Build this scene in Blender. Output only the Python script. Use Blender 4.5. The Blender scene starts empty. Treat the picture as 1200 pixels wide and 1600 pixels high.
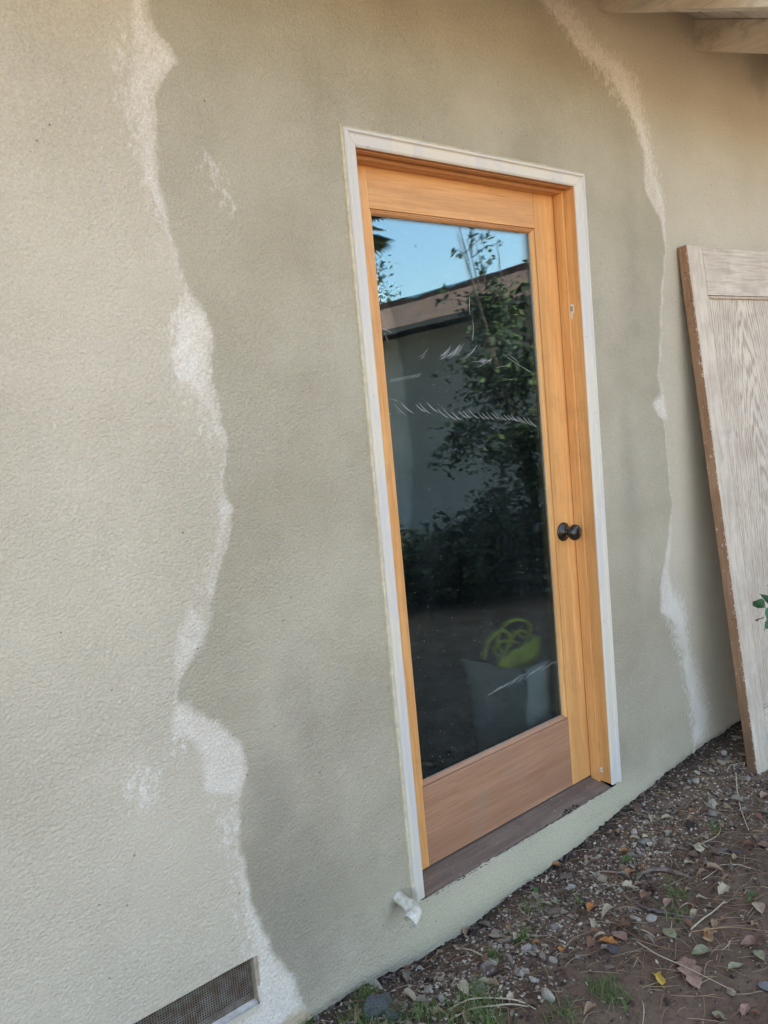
import bpy, bmesh, math, random
import numpy as np
from mathutils import Vector, Matrix, noise as mn
R_ = math.radians
random.seed(7); np.random.seed(7)
scene = bpy.context.scene
COL = scene.collection

# ------------------------------------------------------------------ camera
RX = np.array([[0.77761, -0.62187, -0.09224],[0.14171, 0.03049, 0.98944],[-0.61249, -0.78247, 0.11183]])
CAM = np.array([-1.289, -1.679, 1.369])
FPX = 1219.07
cam_d = bpy.data.cameras.new('camera'); cam = bpy.data.objects.new('camera', cam_d); COL.objects.link(cam)
_q, _ = np.linalg.qr(RX.T); _q = _q * np.sign(np.sum(_q*RX.T, axis=0))
RX = _q.T
m4 = Matrix([list(RX[:,0])+[0], list(RX[:,1])+[0], list(RX[:,2])+[0], [0,0,0,1]]).transposed()  # world->cam rows
rot = Matrix([[RX[r][c] for r in range(3)] for c in range(3)])
cam.matrix_world = Matrix.Translation(Vector(CAM)) @ rot.to_4x4()
cam_d.sensor_fit = 'VERTICAL'; cam_d.sensor_height = 24.0; cam_d.lens = FPX/1600*24.0
cam_d.clip_start = 0.02; cam_d.clip_end = 1000
scene.camera = cam
def ray(u, v): return RX.T @ np.array([u-600., 800.-v, -FPX])
def at_y(u, v, y=0.0): d = ray(u, v); return Vector(CAM + (y-CAM[1])/d[1]*d)
def at_z(u, v, z=-0.12): d = ray(u, v); return Vector(CAM + (z-CAM[2])/d[2]*d)

# ------------------------------------------------------------------ light
SUN_EL, SUN_AZ = 40.0, 28.0            # azimuth from +Y towards +X
w = bpy.data.worlds.new('World'); scene.world = w; w.use_nodes = True
nt = w.node_tree; nt.nodes.clear()
sky = nt.nodes.new('ShaderNodeTexSky'); sky.sky_type = 'NISHITA'; sky.sun_disc = False
sky.sun_elevation = R_(SUN_EL); sky.sun_rotation = R_(SUN_AZ)
sky.air_density = 1.0; sky.dust_density = 3.0; sky.ozone_density = 1.0
bg = nt.nodes.new('ShaderNodeBackground'); bg.inputs[1].default_value = 0.15
wo = nt.nodes.new('ShaderNodeOutputWorld')
nt.links.new(sky.outputs[0], bg.inputs[0]); nt.links.new(bg.outputs[0], wo.inputs[0])
sl = bpy.data.lights.new('sun', 'SUN'); sl.energy = 5.0; sl.angle = R_(0.5); sl.color = (1.0, 0.93, 0.82)
so = bpy.data.objects.new('sun', sl); COL.objects.link(so)
sd = Vector((math.sin(R_(SUN_AZ))*math.cos(R_(SUN_EL)), math.cos(R_(SUN_AZ))*math.cos(R_(SUN_EL)), math.sin(R_(SUN_EL))))
so.rotation_euler = sd.to_track_quat('Z', 'Y').to_euler(); so.location = (0, 0, 12)
vs = scene.view_settings
vs.view_transform = 'Standard'; vs.look = 'None'; vs.exposure = 2.50; vs.gamma = 1.0; vs.use_curve_mapping = False
vs.use_white_balance = True; vs.white_balance_temperature = 8000; vs.white_balance_tint = 11
scene.cycles.max_bounces = 8; scene.cycles.transparent_max_bounces = 12

# ------------------------------------------------------------------ helpers
class MB:
    def __init__(s): s.v = []; s.f = []
    def add(s, vs, fs):
        o = len(s.v); s.v += [tuple(p) for p in vs]; s.f += [tuple(i+o for i in f) for f in fs]; return s
    def box(s, x0, x1, y0, y1, z0, z1):
        return s.add([(x0,y0,z0),(x1,y0,z0),(x1,y1,z0),(x0,y1,z0),(x0,y0,z1),(x1,y0,z1),(x1,y1,z1),(x0,y1,z1)],
                     [(0,3,2,1),(4,5,6,7),(0,1,5,4),(1,2,6,5),(2,3,7,6),(3,0,4,7)])
    def tube(s, pts, r, n=8, cap=True):
        pts = [Vector(p) for p in pts]; rs = r if isinstance(r, (list, tuple)) else [r]*len(pts)
        vs = []; prev = None
        for i, p in enumerate(pts):
            t = (pts[min(i+1, len(pts)-1)] - pts[max(i-1, 0)]).normalized()
            if prev is None: a = t.orthogonal().normalized()
            else: a = (prev - t*prev.dot(t)).normalized()
            prev = a; b = t.cross(a)
            for k in range(n):
                th = 2*math.pi*k/n; vs.append(p + (a*math.cos(th)+b*math.sin(th))*rs[i])
        fs = []
        for i in range(len(pts)-1):
            for k in range(n):
                k2 = (k+1) % n; fs.append((i*n+k, i*n+k2, (i+1)*n+k2, (i+1)*n+k))
        if cap: fs += [tuple(range(n-1, -1, -1)), tuple((len(pts)-1)*n+k for k in range(n))]
        return s.add(vs, fs)
    def prism(s, prof, a, b):   # prof list of 3-D offsets; extruded from a to b
        n = len(prof); a = Vector(a); b = Vector(b)
        vs = [a+Vector(p) for p in prof]+[b+Vector(p) for p in prof]
        fs = [(k, (k+1) % n, n+(k+1) % n, n+k) for k in range(n)]+[tuple(range(n-1,-1,-1)), tuple(range(n, 2*n))]
        return s.add(vs, fs)
    def build(s, name, mat=None, parent=None, smooth=False, bevel=0, seg=2):
        me = bpy.data.meshes.new(name); me.from_pydata(s.v, [], s.f)
        bm = bmesh.new(); bm.from_mesh(me); bmesh.ops.recalc_face_normals(bm, faces=bm.faces); bm.to_mesh(me); bm.free()
        if smooth: me.polygons.foreach_set('use_smooth', [True]*len(me.polygons))
        return link(name, me, mat, parent, bevel, seg)
def link(name, me, mat=None, parent=None, bevel=0, seg=2):
    if mat and not me.materials: me.materials.append(mat)
    o = bpy.data.objects.new(name, me); COL.objects.link(o)
    if parent is not None: o.parent = parent
    if bevel:
        b = o.modifiers.new('bevel', 'BEVEL'); b.width = bevel; b.segments = seg; b.limit_method = 'ANGLE'
    return o
def tag(o, label=None, cat=None, group=None, kind=None):
    if label: o['label'] = label
    if cat: o['category'] = cat
    if group: o['group'] = group
    if kind: o['kind'] = kind
    return o
def empty(name, loc=(0,0,0), label=None, cat=None, group=None):
    o = bpy.data.objects.new(name, None); COL.objects.link(o); o.location = loc; o.empty_display_size = .05
    return tag(o, label, cat, group)

class Mat:
    def __init__(s, name, rough=0.85, spec=0.3):
        s.m = bpy.data.materials.new(name); s.m.use_nodes = True; s.t = s.m.node_tree
        s.b = s.t.nodes['Principled BSDF']; s.b.inputs['Roughness'].default_value = rough
        s.b.inputs['Specular IOR Level'].default_value = spec
        s.tc = s.t.nodes.new('ShaderNodeTexCoord'); s.co = s.tc.outputs['Object']
    def n(s, ty, **kw):
        nd = s.t.nodes.new(ty)
        for k, v in kw.items():
            if k in nd.inputs: s.set(nd.inputs[k], v)
            else: setattr(nd, k, v)
        return nd
    def set(s, inp, v):
        if isinstance(v, bpy.types.NodeSocket): s.t.links.new(v, inp)
        else:
            if hasattr(inp.default_value, '__len__') and len(inp.default_value) == 4 and len(v) == 3: v = (*v, 1)
            inp.default_value = v
    def map(s, scale=(1,1,1), rot=(0,0,0), src=None, loc=(0,0,0)):
        m = s.n('ShaderNodeMapping'); s.set(m.inputs['Vector'], src or s.co); m.inputs['Scale'].default_value = scale
        m.inputs['Rotation'].default_value = rot; m.inputs['Location'].default_value = loc; return m.outputs[0]
    def noise(s, scale, detail=4, rough=.55, vec=None, dist=0.0, ch='Fac'):
        n = s.n('ShaderNodeTexNoise'); s.set(n.inputs['Vector'], vec or s.co); n.inputs['Scale'].default_value = scale
        n.inputs['Detail'].default_value = detail; n.inputs['Roughness'].default_value = rough; n.inputs['Distortion'].default_value = dist
        return n.outputs[ch]
    def voro(s, scale, vec=None, feature='F1', ch='Distance'):
        n = s.n('ShaderNodeTexVoronoi'); n.feature = feature; s.set(n.inputs['Vector'], vec or s.co); n.inputs['Scale'].default_value = scale
        return n.outputs[ch]
    def ramp(s, fac, lo, hi, a=0.0, b=1.0):
        n = s.n('ShaderNodeMapRange'); n.interpolation_type = 'SMOOTHSTEP'; s.set(n.inputs[0], fac)
        for i, v in zip((1,2,3,4), (lo, hi, a, b)): n.inputs[i].default_value = v
        return n.outputs[0]
    def mix(s, fac, a, b, mode='MIX'):
        n = s.n('ShaderNodeMix'); n.data_type = 'RGBA'; n.blend_type = mode
        s.set(n.inputs[0], fac); s.set(n.inputs[6], a); s.set(n.inputs[7], b); return n.outputs[2]
    def math(s, op, a, b=0.0, c=None):
        n = s.n('ShaderNodeMath'); n.operation = op; s.set(n.inputs[0], a); s.set(n.inputs[1], b)
        if c is not None: s.set(n.inputs[2], c)
        return n.outputs[0]
    def attr(s, name):
        n = s.n('ShaderNodeAttribute'); n.attribute_name = name; return n
    def color(s, c): s.set(s.b.inputs['Base Color'], c); return s
    def bump(s, h, dist=0.002, strength=1.0, prev=None):
        n = s.n('ShaderNodeBump'); s.set(n.inputs['Height'], h); n.inputs['Distance'].default_value = dist
        n.inputs['Strength'].default_value = strength
        if prev is not None: s.t.links.new(prev, n.inputs['Normal'])
        s.t.links.new(n.outputs[0], s.b.inputs['Normal']); return n.outputs[0]

# ------------------------------------------------------------------ materials
def mat_stucco():
    M = Mat('stucco', .88, .35)
    at = M.attr('paint'); sep = M.n('ShaderNodeSeparateColor'); M.t.links.new(at.outputs['Color'], sep.inputs[0])
    white, patch, stain_shade = sep.outputs[0], sep.outputs[1], sep.outputs[2]
    raw = M.attr('raw').outputs['Fac']; faint = M.attr('faint').outputs['Fac']; fresh = M.attr('fresh').outputs['Fac']
    big = M.noise(2.3, 5, .6); mid = M.noise(14, 4, .6); fine = M.noise(110, 3, .6)
    old = M.mix(M.ramp(big, .3, .7), (.525,.478,.388), (.575,.53,.44))
    new = M.mix(M.ramp(big, .35, .65), (.395,.362,.278), (.465,.43,.345))
    n1 = M.math('MULTIPLY_ADD', M.math('SUBTRACT', mid, .5), .16, patch)
    col = M.mix(M.ramp(n1, .40, .60), old, new)
    # stains, mud and painted under-eave shade darken the coat
    st = M.math('MULTIPLY', M.ramp(M.math('MULTIPLY_ADD', M.math('SUBTRACT', mid, .5), .5, stain_shade), .15, .95), .62)
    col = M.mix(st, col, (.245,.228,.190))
    fr = M.math('MULTIPLY', fresh, .9)
    col = M.mix(fr, col, (.49,.465,.35))
    nw = M.math('ADD', white, M.math('MULTIPLY', M.math('SUBTRACT', mid, .5), .45))
    nw = M.math('ADD', nw, M.math('MULTIPLY', M.math('SUBTRACT', fine, .5), .30))
    wm = M.math('MULTIPLY', M.ramp(nw, .40, .84), M.ramp(M.noise(190, 3, .7), .3, .62, .55, 1.0))
    wm = M.math('MULTIPLY', wm, M.ramp(M.noise(9, 4, .6), .3, .6, .62, 1.0))
    col = M.mix(M.math('MULTIPLY', wm, .82), col, (.76,.72,.67))
    nf = M.math('ADD', faint, M.math('MULTIPLY', M.math('SUBTRACT', M.noise(90, 3, .7, M.map((1,1,.5), (0,.5,0))), .5), 1.6))
    fm = M.math('MULTIPLY', M.ramp(nf, .45, .95), .62)
    col = M.mix(fm, col, (.78,.76,.72))
    col = M.mix(M.math('MULTIPLY', M.ramp(M.math('MULTIPLY_ADD', M.math('SUBTRACT', mid, .5), .7, raw), .4, .6), .85), col,
                M.mix(fine, (.42,.31,.19), (.55,.47,.36)))
    # pits
    pv = M.voro(34, M.map((1,1,1)), 'F1'); rnd = M.voro(34, None, 'F1', 'Color')
    sp = M.n('ShaderNodeSeparateColor'); M.t.links.new(rnd, sp.inputs[0])
    pit = M.math('MULTIPLY', M.ramp(pv, .05, .11, 1, 0), M.ramp(sp.outputs[0], .93, .94))
    col = M.mix(M.math('MULTIPLY', pit, .7), col, (.12,.10,.08))
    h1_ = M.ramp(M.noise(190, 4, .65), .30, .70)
    g = M.math('MULTIPLY_ADD', M.math('SUBTRACT', h1_, .5), .16, 1.0)  # grain contrast put into the colour, standing in for shade in stucco hollows
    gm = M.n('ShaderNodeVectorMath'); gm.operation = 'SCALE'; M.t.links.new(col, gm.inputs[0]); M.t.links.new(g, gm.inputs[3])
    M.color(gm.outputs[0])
    smooth = M.math('MULTIPLY', patch, 1.0)
    h1 = M.noise(125, 3.5, .6, M.map((1.0,1,1.15)), .15); h1 = M.ramp(h1, .26, .74)
    h2 = M.noise(75, 5, .7, None, .0); h3 = M.noise(330, 3, .7)
    h = M.math('ADD', M.math('MULTIPLY', h1, .85), M.math('ADD', M.math('MULTIPLY', h2, .55), M.math('MULTIPLY', h3, .55)))
    a = M.bump(M.math('MULTIPLY', h, M.ramp(M.noise(1.6, 3, .6), .3, .7, .5, 1.0)), .0046, .85)
    M.bump(M.math('ADD', M.math('MULTIPLY', pit, -1), M.noise(7, 3, .5)), .010, .35, a)
    return M.m
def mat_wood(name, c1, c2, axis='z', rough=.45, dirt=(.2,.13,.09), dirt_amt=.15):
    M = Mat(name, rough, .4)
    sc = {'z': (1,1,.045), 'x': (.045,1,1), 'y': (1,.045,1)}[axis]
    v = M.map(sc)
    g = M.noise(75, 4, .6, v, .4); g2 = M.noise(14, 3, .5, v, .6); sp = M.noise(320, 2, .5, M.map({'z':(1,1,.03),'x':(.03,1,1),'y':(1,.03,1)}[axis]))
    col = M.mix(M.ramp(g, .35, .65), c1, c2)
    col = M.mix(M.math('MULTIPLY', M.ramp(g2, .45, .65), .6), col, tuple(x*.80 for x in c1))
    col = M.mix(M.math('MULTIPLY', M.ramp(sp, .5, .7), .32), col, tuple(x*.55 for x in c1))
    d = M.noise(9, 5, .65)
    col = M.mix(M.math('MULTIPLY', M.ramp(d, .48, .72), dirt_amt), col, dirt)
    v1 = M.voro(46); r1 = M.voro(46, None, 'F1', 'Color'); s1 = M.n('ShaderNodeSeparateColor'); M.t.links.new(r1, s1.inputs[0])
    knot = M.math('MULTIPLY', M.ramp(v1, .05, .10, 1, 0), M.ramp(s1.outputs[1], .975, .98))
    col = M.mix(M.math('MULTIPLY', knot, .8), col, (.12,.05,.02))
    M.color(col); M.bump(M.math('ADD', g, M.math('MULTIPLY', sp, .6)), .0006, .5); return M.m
def mat_casing():
    M = Mat('casing_paint', .55, .4)
    d = M.noise(5.5, 4, .55, M.map((1,1,.35)), .8); f = M.noise(60, 4, .7)
    col = M.mix(M.ramp(d, .47, .53), (.64,.61,.54), (.585,.575,.56))
    col = M.mix(M.math('MULTIPLY', M.ramp(f, .6, .75), .35), col, (.38,.37,.35))
    v = M.voro(50); r = M.voro(50, None, 'F1', 'Color'); s = M.n('ShaderNodeSeparateColor'); M.t.links.new(r, s.inputs[0])
    k = M.math('MULTIPLY', M.ramp(v, .06, .12, 1, 0), M.ramp(s.outputs[0], .93, .95))
    col = M.mix(k, col, (.14,.12,.10)); M.color(col); M.bump(M.math('ADD', f, M.noise(25, 3)), .0012, .5); return M.m
def mat_simple(name, c1, c2=None, scale=30, rough=.85, bump=.001, spec=.3, detail=4, metal=0):
    M = Mat(name, rough, spec); c2 = c2 or tuple(x*.75 for x in c1)
    f = M.noise(scale, detail, .6); M.color(M.mix(M.ramp(f, .35, .65), c1, c2)); M.b.inputs['Metallic'].default_value = metal
    if bump: M.bump(M.noise(scale*2.3, detail, .65), bump, .8)
    return M.m
def mat_random(name, cols, rough=.85, scale=60, bump=.0012, spec=.25):
    """one colour picked for each object, with mottling"""
    M = Mat(name, rough, spec); oi = M.n('ShaderNodeObjectInfo'); cr = M.n('ShaderNodeValToRGB')
    el = cr.color_ramp.elements; cr.color_ramp.interpolation = 'CONSTANT'
    for i, c in enumerate(cols):
        e = el[i] if i < 2 else el.new(i/len(cols)); e.position = i/len(cols); e.color = (*c, 1)
    M.t.links.new(oi.outputs['Random'], cr.inputs[0])
    f = M.noise(scale, 5, .65); g = M.n('ShaderNodeVectorMath'); g.operation = 'SCALE'
    M.t.links.new(cr.outputs[0], g.inputs[0]); M.set(g.inputs[3], M.ramp(f, .25, .75, .55, 1.3)); M.color(g.outputs[0])
    M.bump(f, bump, .9); return M.m
def mat_island(name, cols, rough=.9):
    M = Mat(name, rough, .2); ge = M.n('ShaderNodeNewGeometry'); cr = M.n('ShaderNodeValToRGB'); cr.color_ramp.interpolation = 'CONSTANT'
    el = cr.color_ramp.elements
    for i, c in enumerate(cols):
        e = el[i] if i < 2 else el.new(i/len(cols)); e.position = i/len(cols); e.color = (*c, 1)
    M.t.links.new(ge.outputs['Random Per Island'], cr.inputs[0]); M.color(cr.outputs[0]); return M.m
def mat_soil():
    M = Mat('soil', .95, .15)
    a = M.noise(6, 6, .65); b = M.noise(55, 5, .7); c = M.noise(260, 3, .6)
    col = M.mix(M.ramp(a, .35, .65), (.125,.082,.058), (.185,.128,.094))
    col = M.mix(M.math('MULTIPLY', M.ramp(b, .45, .7), .6), col, (.060,.043,.034))
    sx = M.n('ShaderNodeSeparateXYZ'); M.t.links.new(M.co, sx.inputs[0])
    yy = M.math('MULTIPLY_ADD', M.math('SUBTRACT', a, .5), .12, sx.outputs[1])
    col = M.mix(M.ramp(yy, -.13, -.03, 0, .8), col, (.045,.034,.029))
    v = M.voro(150); r = M.voro(150, None, 'F1', 'Color'); s = M.n('ShaderNodeSeparateColor'); M.t.links.new(r, s.inputs[0])
    k = M.math('MULTIPLY', M.ramp(v, .12, .22, 1, 0), M.ramp(s.outputs[0], .86, .9))
    col = M.mix(M.math('MULTIPLY', k, .75), col, (.30,.27,.24))
    # far yard: paler dry dirt
    far = M.ramp(sx.outputs[1], -7, -5, 1, 0); col = M.mix(far, col, (.34,.29,.22)); M.color(col)
    M.bump(M.math('ADD', M.math('MULTIPLY', b, 1.0), M.math('MULTIPLY', c, .5)), .006, .8); return M.m
def mat_glass():
    M = Mat('window_glass'); t = M.t; t.nodes.remove(M.b)
    fr = M.n('ShaderNodeFresnel'); fr.inputs[0].default_value = 1.52
    bp = M.n('ShaderNodeBump'); M.set(bp.inputs['Height'], M.noise(5, 2, .5)); bp.inputs['Distance'].default_value = .00028; bp.inputs['Strength'].default_value = .5
    t.links.new(bp.outputs[0], fr.inputs[1])
    f = M.math('MINIMUM', M.math('MULTIPLY', fr.outputs[0], 2.05), .9)
    gl = M.n('ShaderNodeBsdfGlossy'); gl.inputs['Roughness'].default_value = .004; gl.inputs[0].default_value = (.70,.92,1,1)
    t.links.new(bp.outputs[0], gl.inputs['Normal'])
    tr = M.n('ShaderNodeBsdfTransparent'); tr.inputs[0].default_value = (.97,.985,.98,1)
    mx = M.n('ShaderNodeMixShader'); t.links.new(f, mx.inputs[0]); t.links.new(tr.outputs[0], mx.inputs[1]); t.links.new(gl.outputs[0], mx.inputs[2])
    # thin film of dust
    df = M.n('ShaderNodeBsdfDiffuse'); df.inputs[0].default_value = (.6,.62,.62,1)
    m2 = M.n('ShaderNodeMixShader'); t.links.new(M.ramp(M.noise(7, 6, .7, M.map((1,1,.3))), .35, .85, .002, .012), m2.inputs[0])
    t.links.new(mx.outputs[0], m2.inputs[1]); t.links.new(df.outputs[0], m2.inputs[2])
    out = [n for n in t.nodes if n.type == 'OUTPUT_MATERIAL'][0]; t.links.new(m2.outputs[0], out.inputs[0]); return M.m
def mat_olddoor(axis, cathedral=False):
    M = Mat('whitewashed_oak_'+axis, .8, .25)
    sc = {'z': (1,1,.055), 'x': (.055,1,1)}[axis]; v = M.map(sc)
    g = M.noise(120, 4, .65, v, .3); d = M.noise(8, 5, .6); s = M.noise(30, 4, .7)
    pale = M.mix(M.ramp(d, .35, .65), (.63,.565,.48), (.52,.455,.385))
    col = pale
    if cathedral:
        wv = M.n('ShaderNodeTexWave'); wv.wave_type = 'RINGS'; wv.rings_direction = 'SPHERICAL'
        M.set(wv.inputs['Vector'], M.map((1.0,1,.085), (0,0,0), None, (-.33,0,-.03)))
        wv.inputs['Scale'].default_value = 36; wv.inputs['Distortion'].default_value = 9.0; wv.inputs['Detail'].default_value = 3; wv.inputs['Detail Scale'].default_value = 1.6; wv.inputs['Detail Roughness'].default_value = .6
        k = M.ramp(M.math('MULTIPLY_ADD', M.math('SUBTRACT', g, .5), .7, wv.outputs['Fac']), .35, 1.05)
        col = M.mix(M.math('MULTIPLY', k, .68), pale, (.29,.22,.17))
        hgt = M.math('MULTIPLY', k, -1)
    else:
        k = M.ramp(g, .45, .65); col = M.mix(M.math('MULTIPLY', k, .5), pale, (.36,.29,.24)); hgt = M.math('MULTIPLY', k, -1)
    col = M.mix(M.math('MULTIPLY', M.ramp(s, .62, .78), .4), col, (.33,.26,.22))
    col = M.mix(M.math('MULTIPLY', M.ramp(M.noise(14, 4, .6, None, .2), .55, .75), .35), col, (.68,.65,.61))
    M.color(col); M.bump(hgt, .0015, .7); return M.m
def mat_edgewood():
    M = Mat('bare_door_edge', .75, .25)
    g = M.noise(150, 4, .6, M.map((1,1,.04))); d = M.noise(5, 3, .5, M.map((1,1,.6)))
    col = M.mix(M.ramp(g, .35, .7), (.36,.215,.135), (.25,.135,.08)); col = M.mix(M.ramp(d, .5, .7, 0, .6), col, (.50,.31,.20))
    sx = M.n('ShaderNodeSeparateXYZ'); M.t.links.new(M.co, sx.inputs[0])
    low = M.math('MULTIPLY', M.ramp(M.math('MULTIPLY_ADD', M.math('SUBTRACT', M.noise(12, 4, .7), .5), .5, sx.outputs[2]), .05, .45, 1, 0), .75)
    col = M.mix(low, col, (.16,.10,.065))
    f = M.math('MULTIPLY', M.ramp(M.noise(60, 4, .7, M.map((1,1,.5))), .62, .68), .8); col = M.mix(f, col, (.72,.67,.58))
    M.color(col); M.bump(g, .001, .6); return M.m
def mat_sill():
    M = Mat('sill_wood', .7, .35)
    g = M.noise(60, 4, .6, M.map((.05,1,1))); f = M.noise(75, 5, .75); d = M.noise(10, 4, .6)
    col = M.mix(M.ramp(g, .35, .65), (.150,.108,.088), (.205,.155,.125)); col = M.mix(M.ramp(d, .5, .7, 0, .6), col, (.12,.085,.08))
    col = M.mix(M.math('MULTIPLY', M.ramp(f, .63, .69), .8), col, (.52,.49,.46)); M.color(col); M.bump(f, .001, .6); return M.m

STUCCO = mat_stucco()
FIR_V = mat_wood('fir_vertical', (.70,.34,.125), (.79,.43,.175), 'z', .42, (.40,.19,.08), .25)
FIR_H = mat_wood('fir_horizontal', (.66,.325,.13), (.74,.40,.175), 'x', .45, (.36,.19,.10), .25)
FIR_B = mat_wood('fir_bottom_rail', (.38,.195,.118), (.46,.25,.155), 'x', .55, (.33,.22,.16), .5)  # duller, redder fir for the bottom rail and its bead
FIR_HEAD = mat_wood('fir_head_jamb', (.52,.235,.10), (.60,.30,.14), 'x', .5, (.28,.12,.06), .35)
CASING = mat_casing(); SILL = mat_sill(); GLASS = mat_glass()
SOIL = mat_soil()
OLD_Z = mat_olddoor('z'); OLD_X = mat_olddoor('x'); OLD_P = mat_olddoor('z', True); EDGE = mat_edgewood()
RAFT = mat_wood('weathered_rafter_paint', (.66,.60,.50), (.74,.68,.58), 'y', .8, (.20,.15,.12), .5)
BOARD = mat_wood('grey_roof_boards', (.66,.63,.60), (.74,.71,.68), 'x', .8, (.40,.36,.33), .35)
BRONZE = mat_simple('dark_bronze', (.012,.010,.009), (.02,.016,.014), 40, .22, .0002, .6)
PVC = mat_simple('dirty_pvc', (.66,.65,.60), (.45,.41,.31), 45, .45, .0008, .4)
DARKC = mat_simple('dark_cavity', (.03,.026,.022), None, 20, .95, 0)
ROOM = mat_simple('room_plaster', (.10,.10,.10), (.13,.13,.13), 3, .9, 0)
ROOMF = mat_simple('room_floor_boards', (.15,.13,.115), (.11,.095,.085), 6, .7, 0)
CARD = mat_simple('grey_cardboard', (.84,.83,.78), (.78,.77,.72), 12, .85, .0006)
HOSE = mat_simple('yellow_hose', (.85,.90,.05), (.78,.85,.04), 10, .4, 0, .5)
MESHW = mat_simple('galvanised_wire', (.30,.28,.25), (.22,.16,.12), 40, .55, 0, .5, 3, .5)
SHING = mat_simple('red_brown_shingles', (.15,.072,.052), (.07,.04,.035), 5, .95, .01)
NWALL = mat_simple('neighbour_stucco', (.24,.23,.21), (.20,.195,.18), 2, .9, .003)

# ------------------------------------------------------------------ terrain height
WX = [-6,-.45,-.404,-.259,-.15,.0,.12,.3,.6,.8,.966,1.2,1.398,1.6,1.859,2.6,9]
WZ = [-.155,-.155,-.156,-.147,-.160,-.172,-.170,-.155,-.136,-.120,-.104,-.090,-.080,-.072,-.066,-.06,-.06]
def ground_z(x, y, fine=True):
    b = float(np.interp(x, WX, WZ)); t = min(1, max(0, -y/.35)); t = t*t*(3-2*t)
    z = b*(1-t) + (-.128)*t
    if -1.5 < y < .1 and -1 < x < 3:
        rub = math.exp(-((y+.18)/.16)**2)*(1 if x < 1.5 else .5)
        z += rub*(.012*mn.noise(Vector((x*9, y*9, 0)))+.006)
        z += .007*mn.noise(Vector((x*4+3, y*4, 5)))
        if fine:
            am = .25 + .75*min(1, max(0, 1-(-y-.38)/.2)) 
            z += am*(.0075*mn.noise(Vector((x*34, y*34, 1))) + .0050*mn.noise(Vector((x*80, y*80, 2))))
            z -= .010*math.exp(-(y/.03)**2)*(.5+mn.noise(Vector((x*30, 0, 9))))
    return z
def lines(a, b, step, outer):
    core = list(np.arange(a, b, step))
    return sorted(set([round(v, 5) for v in list(outer)+core+[b]]))
gx = lines(-.75, 2.5, .0085, [-120,-60,-30,-15,-8,-5,-3,-2,-1.4,-1,2.7,3,3.5,4.5,6,9,15,30,60,120])
gy = lines(-1.05, .04, .0085, [-120,-60,-30,-20,-14,-10,-7,-5,-4,-3,-2.2,-1.7,-1.4,-1.2,.2,.6,1.5,4,10,30,60,120])
def grid_mesh(name, xs, ys, fn):
    nx, ny = len(xs), len(ys)
    vs = [fn(x, y) for y in ys for x in xs]
    fs = [(j*nx+i, j*nx+i+1, (j+1)*nx+i+1, (j+1)*nx+i) for j in range(ny-1) for i in range(nx-1)]
    me = bpy.data.meshes.new(name); me.from_pydata(vs, [], fs); me.polygons.foreach_set('use_smooth', [True]*len(fs)); return me
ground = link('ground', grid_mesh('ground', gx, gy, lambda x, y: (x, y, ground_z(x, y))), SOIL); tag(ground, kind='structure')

# ------------------------------------------------------------------ the house
house = empty('house', (0,0,0), 'pale greenish stucco house wall with white efflorescence streaks, a glazed wooden door and open eaves', 'house')
DX0, DX1, DZ0, DZ1 = -.003, 1.003, -.008, 2.141
VX0, VX1, VZ0, VZ1 = -1.25, -.513, -.030, .092
# stain outlines and a painted under-eave shade spot, given in metres on the wall face
def P(l): return np.array([[at_y(u, v)[0], at_y(u, v)[2]] for u, v in l])
LEFT = [(226,-60),(230,0),(235,40),(262,70),(276,95),(250,125),(236,165),(245,270),(262,360),(288,440),(320,490),(331,530),(330,590),(345,650),(353,690),(347,770),(366,790),(352,860),(337,900),(330,960),(310,1010),(277,1075),(272,1095),(300,1108),(340,1130),(375,1170),(383,1205),(370,1250),(373,1290),(380,1350),(392,1400),(402,1450),(428,1490),(452,1530),(470,1570),(480,1640)]
RIGHT = [(800,-60),(850,0),(880,35),(905,62),(940,90),(970,120),(985,155),(997,195),(1008,240),(1018,285),(1034,320),(1040,390),(1036,450),(1032,540),(1028,580),(1038,620),(1022,634),(1036,652),(1040,680),(1046,740),(1051,790),(1046,830),(1040,870),(1033,920),(1034,955),(1052,970),(1066,990),(1075,1030),(1083,1060),(1080,1100),(1093,1130),(1082,1175),(1075,1220)]
PATCH = P(LEFT + RIGHT[::-1])
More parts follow.
